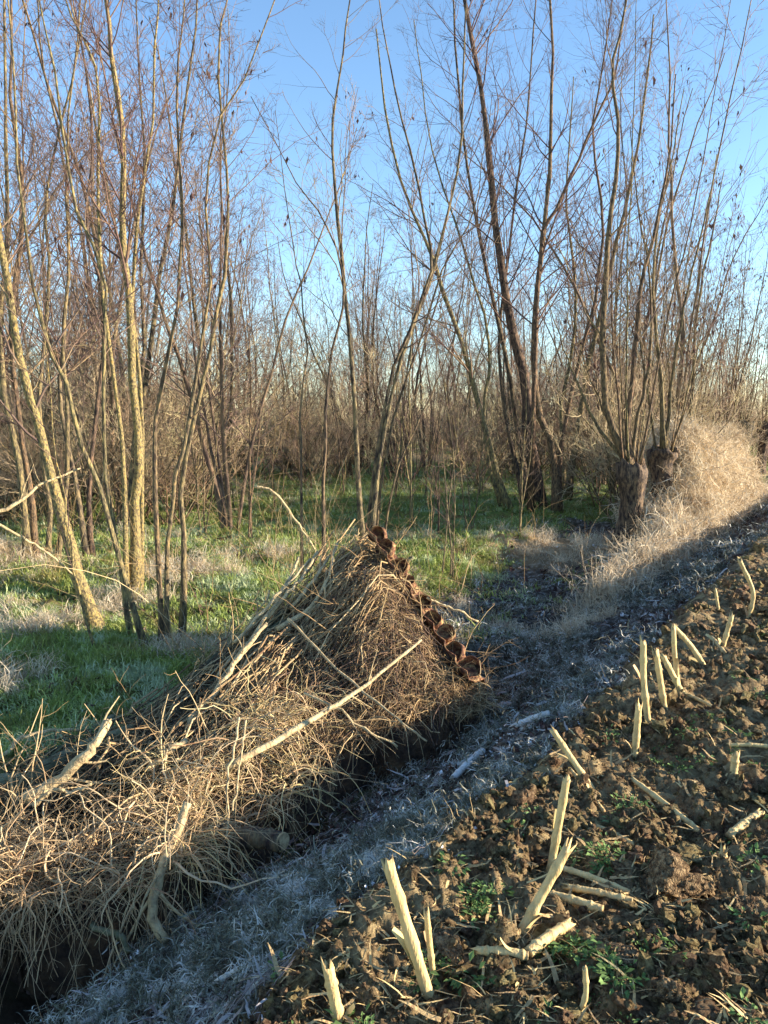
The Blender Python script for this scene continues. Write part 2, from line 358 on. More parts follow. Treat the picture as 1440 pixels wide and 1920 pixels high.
def rnd_pts(n, s0, s1, t0, t1, dens=None, pw=1.0):
    """random points in (s,t) strip, nearer ones denser when pw>1"""
    s = s0 + (s1 - s0) * R.rand(n); t = t0 + (t1 - t0) * R.rand(n) ** pw
    x, y = xy(s, t)
    keep = y > 0.3
    keep &= np.abs(x) < (y + 1.5) * 0.62 + 0.4
    if dens is not None: keep &= R.rand(n) < dens(x, y)
    x = x[keep]; y = y[keep]
    return np.stack([x, y, height(x, y, True)], -1)
def rnd_px(n, x0, x1, y0, y1, dens=None, mn=0, mx=1e9):
    """random ground points with even density over part of the view plus margins"""
    Yd = 1 / (1 / y1 + (1 / y0 - 1 / y1) * R.rand(n))
    x = (x0 + (x1 - x0) * R.rand(n)) * Yd
    keep = np.ones(n, bool)
    if dens is not None: keep &= R.rand(n) < dens(x, Yd)
    x = x[keep]; y = Yd[keep]
    return np.stack([x, y, height(x, y, True)], -1)
def rz(n, tilt=0.15):
    return np.stack([R.randn(n) * tilt, R.randn(n) * tilt, R.rand(n) * 2 * pi], -1)

# meadow grass
gp = protos('grass_tuft', [blades(60, 0.02, 0.08, 0.006, 1.2, 1.5, M['grass'], 'grass_tuft', base=0.06, curl=.8) for _ in range(4)])
def d_meadow(x, y):
    s, t = st(x, y)
    d = ss(-2.9, -3.4, s) * (1 - frostmask(x, y) * 0.95) * (1 - littermask(x, y))
    d = d * (0.10 + 0.90 * ss(-0.15, 0.15, fbm(x * 1.1, y * 1.1, 4) + .12))
    return np.clip(d, 0, 1)
p = rnd_px(40000, -0.62, 0.6, 4.4, 48, d_meadow)
sc_ = (0.7 + 0.8 * R.rand(len(p))) * np.clip(0.6 + p[:, 1] / 14, 1, 2.6)
scatter('meadow_grass', 'green meadow grass with frosty patches between the trees', p, rz(len(p)), np.stack([sc_, sc_, sc_ * np.clip(14 / p[:, 1], .45, 1)], -1), gp, 4)
# frosted mown grass on the bank
fp = protos('frost_tuft', [blades(60, 0.03, 0.11, 0.0042, 1.1, 1.2, M['frostgrass'], 'frost_tuft', curl=1.6, flat=0.45, base=0.05) for _ in range(6)])
def d_frost(x, y): return np.clip((.05 + .95 * ss(-.08, .12, fbm(st(x, y)[0] * 7, st(x, y)[1] * 2.2, 4)) * ss(-.25, -.02, fbm(x * 1.5 + 7, y * 1.5, 2))) * frostmask(x, y) * (1 - soilmask(x, y)) * (1 - littermask(x, y)), 0, 1)
p = rnd_px(52000, -0.62, 0.6, 1.5, 24, d_frost)
sc_ = (0.4 + 1.1 * R.rand(len(p)) ** 1.7) * np.clip(p[:, 1] / 5, .75, 2.4)
scatter('frosted_grass', 'matted frosted grass on the shaded bank beside the field', p, rz(len(p), .3), np.stack([sc_, sc_, sc_ * .8], -1), fp, 6)
# dead grass on the mound
dp = protos('dead_grass_tuft', [blades(70, 0.10, 0.52, 0.006, 0.9, 1.9, M['deadgrass'], 'dead_grass_tuft', seg=5, curl=2.0, base=0.08) for _ in range(4)])
mp_ = protos('bank_grass_tuft', [blades(34, 0.14, 0.60, 0.013, 0.8, 1.7, M['deadgrass'], 'bank_grass_tuft', seg=5, curl=1.8, base=0.10) for _ in range(7)])
def d_mound(x, y):
    s, t = st(x, y); return (.4 + .6 * ss(-.3, .1, fbm(x * 1.8, y * 1.8, 3))) * ss(0.03, 0.2, mound(s, t)) * ss(-4.4, -3.4, s)
p = rnd_pts(9500, -4.3, -2.25, 8.3, 21.5, d_mound)
scatter('dead_grass', 'long pale dead grass draped over the bank below the pollards', p, rz(len(p), .45), 0.35 + .85 * R.rand(len(p)) ** 2, mp_, 7)
HUM2 = [gnd(*a) for a in ((1120, 1165), (1060, 1195), (1150, 1130), (1085, 1150), (930, 1190), (860, 1140), (1000, 1040))]
def d_hum(x, y):
    q = 0
    for p_ in HUM2: q = q + .9 * np.exp(-((x - p_[0]) ** 2 + (y - p_[1]) ** 2) / .16 ** 2)
    for (hx, hy, hr, k) in ((2.9, 12.6, 1.2, .45), (-5.2, 9.8, 0.8, 1), (-4.2, 8.2, .3, .4), (-2.9, 8.4, .35, .5), (-1.6, 11.5, .6, .5), (-3.8, 12.5, .8, .4), (.2, 10.2, .4, .3), (-3.0, 5.6, .3, .3), (-3.3, 7.3, .4, .5), (-2.6, 10, .7, .5), (-0.2, 13.5, .8, .4), (-1.7, 6.7, .35, .5)):
        q = q + k * np.exp(-(((x - hx) / hr) ** 2 + ((y - hy) / (hr * 0.7)) ** 2))
    return np.clip(q * .6 + ss(16, 26, y) * 0.08, 0, 1)
p = rnd_px(30000, -0.62, 0.6, 5.0, 42, d_hum)
scatter('dry_grass_tussocks', 'straw coloured tussocks scattered about the meadow', p, rz(len(p), .3), .45 + .4 * R.rand(len(p)), dp, 4)

# long mown stems combed along the shaded bank, and dark fallen leaves
M['hay'] = mat('hay', [(0.36, (0.10, 0.07, 0.06)), (0.5, (0.24, 0.19, 0.17)), (0.66, (0.55, 0.52, 0.50))], 3, bump=0, coord='World', tone=[(0, (0.10, 0.06, 0.055)), (0.6, (0.28, 0.23, 0.20)), (1, (0.62, 0.60, 0.58))])
M['leaf_litter'] = mat('leaf_litter', [(0.36, (0.04, 0.022, 0.02)), (0.5, (0.11, 0.06, 0.045)), (0.66, (0.28, 0.22, 0.19))], 4, bump=0, coord='World', rand=.3)
p = rnd_px(5200, -0.62, 0.6, 1.5, 16, lambda x, y: frostmask(x, y) * (1 - soilmask(x, y)) * (1 - littermask(x, y)) * ss(-.3, .1, fbm(x * 2.5 + 9, y * 2.5, 3)))
N = len(p); an = math.atan2(EY, EX) + R.randn(N) * .4; ln = .08 + .3 * R.rand(N) ** 2; n6 = 6; f = np.linspace(-.5, .5, n6)
P = p[:, None, :] + np.stack([np.cos(an), np.sin(an), 0 * an], -1)[:, None] * (ln[:, None] * f[None])[..., None]
P += R.randn(N, 1, 3) * .0 + np.cumsum(R.randn(N, n6, 3) * .006, 1)
P[..., 2] = height(P[..., 0], P[..., 1], True) + .015 + .05 * R.rand(N)[:, None] * (.3 + np.abs(f))[None] 
mb = MB(); addtubes(mb, P, (.0008 + .0016 * R.rand(N) ** 2)[:, None] * np.clip(p[:, 1] / 4, .9, 3)[:, None] * np.ones((1, n6)), 3, tone=R.rand(N))
tag(ob('mown_hay', mb.mesh('mown_hay', M['hay'], True)), 'long mown stems lying combed along the frosty bank', kind='stuff')
def flake(m, name, i):
    u = np.linspace(-1, 1, 5); V = []
    for a in u: V += [(a * .022, -.011 * (1 - a * a) - .001, .010 * a * a), (a * .022, 0, .006 * a * a - .003), (a * .022, .011 * (1 - a * a) + .001, .012 * a * a)]
    V = np.array(V); V[:, 2] += .005 * np.sin(V[:, 0] * 190 + i); idx = np.arange(15).reshape(5, 3)
    q = np.stack([idx[:-1, :-1], idx[1:, :-1], idx[1:, 1:], idx[:-1, 1:]], -1).reshape(-1, 4); mb = MB(); mb.add(V, q); return mb.mesh(name, m, True)
kp_ = protos('fallen_leaf', [flake(M['leaf_litter'], 'fallen_leaf', i) for i in range(6)])
p = rnd_px(15000, -0.62, 0.6, 1.5, 30, lambda x, y: np.clip(.8 * frostmask(x, y) * (1 - soilmask(x, y)) * ss(-.1, .2, fbm(x * 3, y * 3, 3)) + .35 * (1 - soilmask(x, y)) + .0 * soilmask(x, y), 0, 1)); p[:, 2] += .012
scatter('leaf_litter', 'dark curled leaves fallen over the bank and meadow', p, rz(len(p), .6), (.5 + .8 * R.rand(len(p))) * np.clip(p[:, 1] / 4, .8, 2.2), kp_, 6)

M['frost_flake'] = mat('frosted_leaf', [(0.36, (0.16, 0.10, 0.09)), (0.48, (0.45, 0.42, 0.40)), (0.6, (0.88, 0.88, 0.88))], 60, bump=0, coord='World', rand=.25)
hk_ = protos('husk', [blades(1, .06, .22, .012 + .006 * (i % 3), .3, .2, M['hay'], 'husk', seg=5, curl=1.0, flat=1.4, base=0) for i in range(8)])
p = rnd_px(3600, -0.62, 0.6, 1.5, 14, lambda x, y: np.clip(frostmask(x, y) * (1 - soilmask(x, y)) * (1 - littermask(x, y)), 0, 1)); p[:, 2] += .03
scatter('frosted_husks', 'frosty maize husks and straw lying on the shaded bank', p, rz(len(p), .3), (.3 + .9 * R.rand(len(p)) ** 2) * np.clip(p[:, 1] / 4, .8, 2), hk_, 8)
fk_ = protos('frosted_leaf', [flake(M['frost_flake'], 'frosted_leaf', i) for i in range(6)])
p = rnd_px(15000, -0.62, 0.6, 1.5, 20, lambda x, y: np.clip(frostmask(x, y) * (1 - soilmask(x, y)) * ss(-.1, .25, fbm(x * 2 + 3, y * 2, 3)), 0, 1)); p[:, 2] += .022
scatter('frosted_leaves', 'small leaves white with frost lying on the shaded bank', p, rz(len(p), .7), (.25 + .75 * R.rand(len(p)) ** 2) * np.clip(p[:, 1] / 4, .8, 2.5), fk_, 6)
# soil crumbs, straw litter, weeds on the field
def blob(r, sub, amp, m, name, seed, sq=(1, 1, 1), smooth=True, chop=0):
    import bmesh
    bm = bmesh.new(); bmesh.ops.create_icosphere(bm, subdivisions=sub, radius=1)
    V = np.array([v.co[:] for v in bm.verts]); Fc = np.array([[v.index for v in f.verts] for f in bm.faces]); bm.free()
    o = seed * 7.3
    d = 1 + amp * (fbm(V[:, 0] * 1.3 + o, V[:, 1] * 1.3 + V[:, 2] * 1.7 + o, 4, .6) + fbm(V[:, 2] * 1.9 + o, V[:, 0] * 1.5 - V[:, 1] + o, 3))
    if sub > 3: d = d + amp * 0.42 * (.4 - np.abs(fbm(V[:, 0] * 5 + o, V[:, 1] * 5 + V[:, 2] * 4, 4, .75)) * 1.3)
    V = V * d[:, None]
    rq = np.random.RandomState(seed + 500)
    for _ in range(chop):  # broken flat faces
        nv_ = rq.randn(3); nv_ /= np.linalg.norm(nv_); h_ = .45 + .35 * rq.rand(); dd = V @ nv_ - h_; V = V - np.maximum(dd, 0)[:, None] * nv_ * .85
    if sub > 2: V = V + .05 * rq.randn(*V.shape) * (1 if sub < 5 else .45)
    V = V * r * np.array(sq)
    mb = MB(); mb.add(V, t=Fc); return mb.mesh(name, m, smooth)
cp = protos('soil_crumb', [blob(1, 2, 0.9, M['soil'], 'soil_crumb', i, (1, .8, .7), False, 5) for i in range(10)])
def d_soil(x, y): return soilmask(x, y) * (0.35 + .65 * ss(-.3, .2, fbm(x * 3, y * 3, 3)))
p = rnd_px(110000, -0.5, 0.62, 1.4, 16, d_soil)
sz = 0.002 + 0.018 * R.rand(len(p)) ** 7 + .004 * R.rand(len(p))
sz *= np.clip(p[:, 1] / 3, .8, 2.5) * (.6 + 1.0 * ss(-.1, .2, fbm(p[:, 0] * 4, p[:, 1] * 4, 2)))
p[:, 2] += sz * .3
scatter('soil_crumbs', 'loose crumbs of brown earth over the maize field', p, R.rand(len(p), 3) * 6.28, sz[:, None] * (.6 + .8 * R.rand(len(p), 3)), cp, 10)
cq = protos('soil_lump', [blob(1, 4, 0.6, M['soil'], 'soil_lump', 30 + i, (1, .8, .6), True, 7) for i in range(8)])
p = rnd_px(1500, -0.3, 0.62, 1.4, 9, lambda x, y: soilmask(x, y) * (.15 + .85 * ss(.0, .25, fbm(x * 2.1 + 8, y * 2.1, 2)))); p[:, 2] += .004
scatter('earth_lumps', 'fist sized lumps of earth strewn over the field', p, R.rand(len(p), 3) * np.array([.6, .6, 6.28]), (.012 + .035 * R.rand(len(p)) ** 3), cq, 8)
LP_ = [gnd(R.randint(1080, 1500), R.randint(1600, 1960)) for _ in range(46)] + [gnd(R.randint(700, 1100), R.randint(1650, 1960)) for _ in range(14)]
p = np.array([q_ for q_ in LP_ if soilmask(q_[0], q_[1]) > .8]); p[:, 2] += .006
scatter('earth_lumps', 'larger broken lumps of earth in the near corner of the field', p, R.rand(len(p), 3) * np.array([.5, .5, 6.28]), (.025 + .035 * R.rand(len(p))), cq, 8)
def strips(n_, L0, L1, w0, m, name):
    return blades(n_, L0, L1, w0, .3, .25, m, name, seg=4, curl=.8, flat=1.35, base=.0)
lp = protos('straw_bit', [strips(1, .03, .12, .003 + .0035 * (i % 3), M['stalk'], 'straw_bit') for i in range(10)])
p = rnd_px(15000, -0.5, 0.62, 1.4, 14, lambda x, y: np.clip(soilmask(x, y) + .12 * frostmask(x, y), 0, 1) * .8)
p[:, 2] += .008
scatter('straw_litter', 'chopped maize straw scattered over the soil', p, rz(len(p), .25), .25 + 1.0 * R.rand(len(p)) ** 2, lp, 10)
def leafy(nl, m, name):
    mb = MB()
    for i in range(nl):
        a = R.rand() * 2 * pi; r0 = .01 + .05 * R.rand(); c0 = np.array([cos(a) * r0, sin(a) * r0, .008 + .02 * R.rand()])
        L_ = .012 + .02 * R.rand(); W_ = L_ * .55
        u = np.array([cos(a), sin(a), .4 * R.randn()]); v = np.array([-sin(a), cos(a), .3 * R.randn()])
        V = [c0, c0 + u * L_ * .5 + v * W_ * .5 + [0, 0, .004], c0 + u * L_, c0 + u * L_ * .5 - v * W_ * .5 + [0, 0, .004], c0 + u * L_ * .5]
        mb.add(V, t=[(0, 4, 1), (1, 4, 2), (2, 4, 3), (3, 4, 0)], a=R.rand())
    return mb.mesh(name, m, False)
wp = protos('weed_rosette', [leafy(26, M['weed'], 'weed_rosette') for _ in range(5)])
WP = [gnd(*a) for a in ((1060, 1790), (1100, 1850), (1010, 1575), (1120, 1620), (1260, 1385), (1290, 1350), (1130, 1400), (1370, 1390), (1240, 1440), (1400, 1180), (1180, 1520), (880, 1700))]
def d_weed(x, y):
    q = 0
    for p_ in WP: q = q + np.exp(-((x - p_[0]) ** 2 + (y - p_[1]) ** 2) / .062 ** 2 / (p_[1] / 3))
    return np.clip(q * .6 * ss(-.3, .2, fbm(x * 14, y * 14, 2)) + .008 * soilmask(x, y), 0, 1) * soilmask(x, y)
p = rnd_px(16000, -0.3, 0.6, 1.5, 9, d_weed); p[:, 2] += .004
scatter('field_weeds', 'low green weeds sprouting in the soil', p, rz(len(p), .3), .45 + .6 * R.rand(len(p)), wp, 5)

# ------------------------------------------------------------------ trees
def grow(P0, D0, L, r0, n, wob, up, rs):
    B = len(P0); P = np.zeros((B, n, 3)); P[:, 0] = P0; D = D0.copy()
    for i in range(1, n):
        P[:, i] = P[:, i - 1] + D * (L / (n - 1))[:, None]
        D = D + rs.randn(B, 3) * wob + np.array([0, 0, up])
        D /= np.linalg.norm(D, axis=1, keepdims=True)
    f = np.linspace(1, 0.28, n)
    return P, r0[:, None] * f[None]
def kids(P, Rr, L, m, u0, ang0, ang1, lr0, lr1, rr, rs, rmin):
    B, n, _ = P.shape
    ci = np.repeat(np.arange(B), m); N = len(ci)
    u = u0 + (0.98 - u0) * rs.rand(N)
    fi = u * (n - 1); i0 = np.minimum(fi.astype(int), n - 2); f = (fi - i0)[:, None]
    p = P[ci, i0] * (1 - f) + P[ci, i0 + 1] * f
    d = P[ci, i0 + 1] - P[ci, i0]; d /= np.linalg.norm(d, axis=1, keepdims=True) + 1e-9
    rd = rs.randn(N, 3); rd -= (rd * d).sum(1, keepdims=True) * d; rd /= np.linalg.norm(rd, axis=1, keepdims=True) + 1e-9
    an = ang0 + (ang1 - ang0) * rs.rand(N)
    D = d * np.cos(an)[:, None] + rd * np.sin(an)[:, None]
    Lc = L[ci] * (lr0 + (lr1 - lr0) * rs.rand(N)) * (1.15 - 0.75 * u)
    rc = np.maximum((Rr[ci, i0] * (1 - f[:, 0]) + Rr[ci, i0 + 1] * f[:, 0]) * rr, rmin)
    return p, D, Lc, rc
def leaves_at(P, frac, rs, size=0.05):
    pts = P[:, 2:].reshape(-1, 3); k = rs.rand(len(pts)) < frac; pts = pts[k]
    # cluster
    pts = np.repeat(pts, rs.randint(1, 4, len(pts)), axis=0); N = len(pts)
    if not N: return None
    pts = pts + rs.randn(N, 3) * .03
    th = rs.rand(N) * 2 * pi; L_ = size * (.5 + rs.rand(N)); W_ = L_ * (.12 + .13 * rs.rand(N))
    sidev = np.stack([np.cos(th), np.sin(th), np.zeros(N)], -1); dn = np.stack([rs.randn(N) * .25, rs.randn(N) * .25, -np.ones(N)], -1)
    nr_ = np.cross(sidev, dn)
    a0 = pts; a1 = pts + dn * (L_ * .45)[:, None] + sidev * W_[:, None] + nr_ * (W_ * .4)[:, None]; a2 = pts + dn * L_[:, None]; a3 = pts + dn * (L_ * .45)[:, None] - sidev * W_[:, None] + nr_ * (W_ * .4)[:, None]
    V = np.stack([a0, a1, a2, a3], 1).reshape(-1, 3); i = np.arange(N)[:, None] * 4
    T = np.concatenate([i + np.array([[0, 1, 2]]), i + np.array([[0, 2, 3]])])
    mb = MB(); mb.add(V, t=T); return mb
def crown(P, Rr, L, rs, n1, n2, n3, u0, len1, k1=4, ang=(.45, .95), rmin=.0022, lens=None):
    """P stems (B,n,3)"""
    mb = MB(); leafP = []
    p, D, Lc, rc = kids(P, Rr, L, n1, u0, ang[0], ang[1], len1 * .5, len1 * 1.35, .36, rs, rmin * 2); rc = np.minimum(rc, .016)
    P1, R1 = grow(p, D, Lc, rc, 9, .10, .05, rs); addtubes(mb, P1, R1, k1)
    p, D, L2, rc = kids(P1, R1, Lc, n2, .15, .4, 1.0, .3, .6, .6, rs, rmin * 1.3)
    P2, R2 = grow(p, D, L2, rc, 5, .12, .05, rs); addtubes(mb, P2, R2, 3)
    if n3:
        p, D, L3, rc = kids(P2, R2, L2, n3, .15, .4, 1.0, .35, .65, .7, rs, rmin)
        P3, R3 = grow(p, D, L3, rc, 4, .14, .04, rs); addtubes(mb, P3, R3, 3)
        leafP = P3
    else: leafP = P2
    return mb, leafP
def stem_poly(pix, Yb, lean=0.0, ext=1.2, n=18, ground_base=True, rs=R):
    """pixel polyline at real distance -> smooth world polyline"""
    base = at(pix[0][0], pix[0][1], Yb)
    pts = []
    m = len(pix)
    for i, (a, c) in enumerate(pix):
        pts.append(at(a, c, Yb + lean * i / (m - 1)))
    if ground_base: pts[0][2] = float(height(pts[0][0], pts[0][1])) - .08
    d = pts[-1] - pts[-2]; d = d / (np.linalg.norm(d) + 1e-9)
    if ext: pts.append(pts[-1] + (d + [0, 0, .4]) / np.linalg.norm(d + [0, 0, .4]) * ext)
    P = spline(pts, n); 
    P[2:] += rs.randn(len(P) - 2, 3) * .010
    return P
def traced_tree(name, label, stems, Y, bark, n1=16, n2=7, n3=5, u0=.3, leaf=0.0, seed=1, len1=.26, group='bare trees at the edge of the wood', cat='tree', lsz=.05, part='stem'):
    """stems: list of (pixels, width_px, dY, lean)"""
    rs = np.random.RandomState(seed)
    base0 = stem_poly(stems[0][0], Y + stems[0][2], stems[0][3], rs=rs)[0]
    root = ob(name, None, loc=(base0[0], base0[1], base0[2] + .08)); root.empty_display_size = .2
    tag(root, label, cat, group)
    org = np.array(root.location[:])
    cmb = MB(); LP = []
    for (pix, wpx, dY, lean) in stems:
        Yb = Y + dY
        P = stem_poly(pix, Yb, lean, rs=rs) - org
        L = np.linalg.norm(np.diff(P, axis=0), axis=1).sum()
        rb = wpx * .72 / 2 / F * Yb
        u = np.linspace(0, 1, len(P)); Rr = rb * (1 - .80 * u ** 1.1) + rb * .8 * np.exp(-u * 24)
        Rr *= 1 + .06 * rs.randn(len(P))
        mb = MB(); onetube(mb, P, Rr, 9)
        ob(part, mb.mesh(part, M[bark], True), root)
        c_, lp_ = crown(P[None], Rr[None], np.array([L]), rs, n1, n2, n3, u0, len1, rmin=.0018)
        cmb.v += c_.v; cmb.q += [x + cmb.n for x in c_.q]; cmb.a += c_.a; cmb.n += c_.n
        LP.append(lp_)
    ob('crown', cmb.mesh('crown', M['twig'], True), root)
    if leaf:
        lm = leaves_at(np.concatenate([x[:, -3:] for x in LP]), leaf, rs, lsz)
        if lm: tag(ob('dead_leaves', lm.mesh('dead_leaves', M['leaf'], False), root), kind='stuff')
    return root

G1 = 'bare trees growing nearest the camera'
traced_tree('lichened_tree', 'thick yellow-lichened trunk leaning left at the far left edge', [
    ([(188, 1200), (150, 1085), (120, 990), (98, 890), (60, 760), (30, 640), (8, 500), (-6, 380), (-30, 250)], 34, 0, .3)], 7.3, 'bark_gold', seed=11, n1=20, leaf=.015, group=G1, u0=.35)
traced_tree('slender_tree', 'tall straight lichened trunk rising behind the clump of thin stems', [
    ([(252, 1120), (256, 960), (260, 860), (248, 700), (241, 560), (232, 450), (230, 300), (222, 180), (205, 60), (196, -20)], 27, 0, .2),
    ([(262, 1110), (268, 900), (262, 700), (250, 560), (262, 380), (285, 250), (290, 100), (300, -20)], 12, .2, .4),
    ([(236, 1110), (232, 900), (215, 700), (190, 520), (185, 350), (180, 150), (150, 60), (120, -10)], 12, -.1, .2)], 8.8, 'bark_gold', seed=12, n1=20, leaf=.022, u0=.4, group=G1, lsz=.065)
traced_tree('multi_stemmed_tree', 'clump of thin pale stems fanning up from one tussock left of the brush pile', [
    ([(280, 1240), (235, 1090), (200, 960), (150, 830), (130, 730), (85, 640), (60, 520), (45, 400), (30, 250), (20, 60)], 15, -.1, -.2),
    ([(315, 1232), (312, 1090), (320, 990), (332, 890), (350, 805), (380, 640), (392, 520), (384, 400), (400, 250), (470, 120)], 14, 0, .1),
    ([(340, 1215), (346, 1040), (340, 920), (361, 805), (398, 640), (418, 540), (429, 430), (424, 330), (413, 200), (411, 50), (430, -30)], 14, .15, .3),
    ([(302, 1205), (300, 1090), (290, 890), (295, 790), (322, 640), (333, 540), (345, 420), (338, 300), (330, 150), (345, -10)], 14, .1, 0),
    ([(250, 1225), (228, 1090), (208, 950), (192, 800), (200, 640), (190, 500), (140, 380), (120, 240), (90, 80), (70, -20)], 13, .2, .1)], 6.8, 'bark', seed=13, n1=15, n2=7, n3=5, leaf=.022, u0=.38, group=G1, len1=.22, lsz=.062)
traced_tree('young_tree', 'single thin pale stem crossing in front of the leaning lichened trunk', [
    ([(183, 1252), (163, 1160), (143, 1080), (132, 1000), (110, 880), (100, 800)], 8, -.05, -.1)], 6.6, 'bark_gold', seed=14, n1=6, n2=3, n3=0, group=G1, u0=.3)
traced_tree('clump_of_stems', 'dark clump of upright stems at the left edge behind the lichened trunk', [
    ([(70, 1105), (60, 950), (40, 820), (22, 650), (30, 500), (45, 350), (20, 200), (22, 20)], 17, 0, .2),
    ([(90, 1100), (92, 950), (75, 800), (80, 650), (95, 520), (85, 380), (110, 250), (150, 80)], 13, .2, .4),
    ([(55, 1100), (40, 900), (10, 750), (0, 600), (15, 450), (12, 250), (8, 30)], 18, -.1, 0),
    ([(105, 1090), (120, 960), (128, 800), (118, 650), (130, 480), (125, 330), (135, 150), (150, 20)], 13, .3, .3)], 10.0, 'bark', seed=15, n1=16, leaf=.02, group=G1)
traced_tree('forked_tree', 'pair of dark stems standing just left of the tall straight lichened trunk', [
    ([(165, 1075), (150, 960), (128, 850), (112, 730), (125, 600), (130, 480), (120, 300), (80, 120), (70, 0)], 13, 0, .3),
    ([(175, 1070), (165, 950), (175, 820), (190, 700), (195, 560), (160, 420), (175, 280), (160, 130), (140, 0)], 13, .1, .4)], 10.6, 'bark_dark', seed=16, n1=16, leaf=.02, group=G1)
traced_tree('slender_tree', 'slim dark-branched tree alone against the sky left of centre', [
    ([(680, 1010), (672, 900), (668, 800), (658, 680), (651, 560), (636, 450), (626, 330), (622, 230), (638, 130), (655, 30)], 14, 0, .4),
    ([(606, 1040), (608, 900), (612, 760), (628, 640), (645, 560), (635, 480), (600, 400), (560, 350)], 9, -3, .2),
    ([(566, 1030), (564, 880), (566, 760), (575, 640), (560, 520), (540, 400)], 7, -3, .2)], 12.5, 'bark_dark', seed=17, n1=15, n2=5, n3=4, leaf=.01, group=G1, len1=.24)
traced_tree('willow', 'willow with twin dark stems rising from behind the brush pile and forking', [
    ([(692, 1010), (706, 900), (725, 790), (757, 660), (800, 540), (818, 490), (845, 380), (862, 260), (868, 120), (872, 40)], 13, 0, .5),
    ([(684, 1010), (700, 900), (716, 790), (742, 680), (790, 560), (812, 490), (795, 400), (770, 290), (745, 190), (728, 110)], 12, .1, .1),
    ([(700, 1010), (718, 880), (745, 760), (790, 640), (825, 520), (880, 420), (900, 330)], 8, .2, .4),
    ([(712, 1010), (740, 900), (790, 780), (830, 690), (860, 600)], 6, .2, .2)], 11.3, 'bark_dark', seed=18, n1=15, n2=7, n3=4, leaf=.04, group=G1, len1=.22)
traced_tree('leaning_tree', 'olive-barked tree leaning left, left of the thick dark trunk', [
    ([(958, 975), (935, 900), (915, 820), (893, 740), (868, 650), (835, 560), (815, 490), (775, 400), (740, 300), (720, 180)], 17, 0, -.5),
    ([(945, 970), (920, 880), (905, 780), (920, 680), (900, 560), (860, 440), (815, 300), (790, 150)], 10, .5, .3)], 16.3, 'bark', seed=19, n1=18, leaf=.01, group=G1)
traced_tree('dark_tree', 'thickest dark-trunked tree right of centre', [
    ([(1012, 957), (1003, 880), (990, 800), (985, 720), (962, 620), (940, 510), (928, 400), (918, 300), (906, 200), (890, 100), (868, -10)], 31, 0, .4),
    ([(1000, 960), (975, 840), (955, 700), (925, 560), (900, 450), (880, 340), (862, 180), (850, 20)], 14, .3, .6),
    ([(985, 960), (965, 860), (945, 760), (935, 640), (950, 500), (965, 380), (985, 250), (1000, 60)], 12, .6, .7)], 17.0, 'bark_dark', seed=20, n1=26, n2=7, n3=5, leaf=.008, u0=.35, group=G1)
traced_tree('curved_tree', 'lichened tree with an S-curved trunk right of the thick dark one', [
    ([(1044, 978), (1042, 900), (1032, 830), (1010, 770), (1000, 690), (1003, 600), (1012, 500), (1024, 400), (1030, 300), (1034, 190), (1036, 90), (1030, -10)], 20, 0, .2),
    ([(1003, 600), (1012, 480), (1040, 400), (1075, 320), (1105, 250), (1150, 150), (1165, 60)], 11, 0, .4),
    ([(1050, 975), (1048, 880), (1062, 780), (1095, 640), (1120, 540), (1130, 400), (1110, 250), (1135, 100)], 13, .4, .6)], 16.0, 'bark', seed=21, n1=26, n2=7, n3=5, leaf=.01, u0=.35, group=G1)
traced_tree('forked_tree', 'mossy tree forking low, leaning right behind the S-curved one', [
    ([(1062, 945), (1075, 860), (1088, 780), (1100, 690), (1125, 590), (1150, 480), (1175, 380), (1200, 250), (1215, 130)], 17, 0, .3),
    ([(1055, 945), (1058, 850), (1052, 760), (1075, 650), (1078, 520), (1060, 380), (1070, 240)], 12, .4, .4)], 19.0, 'bark', seed=22, n1=20, leaf=.01, group=G1)

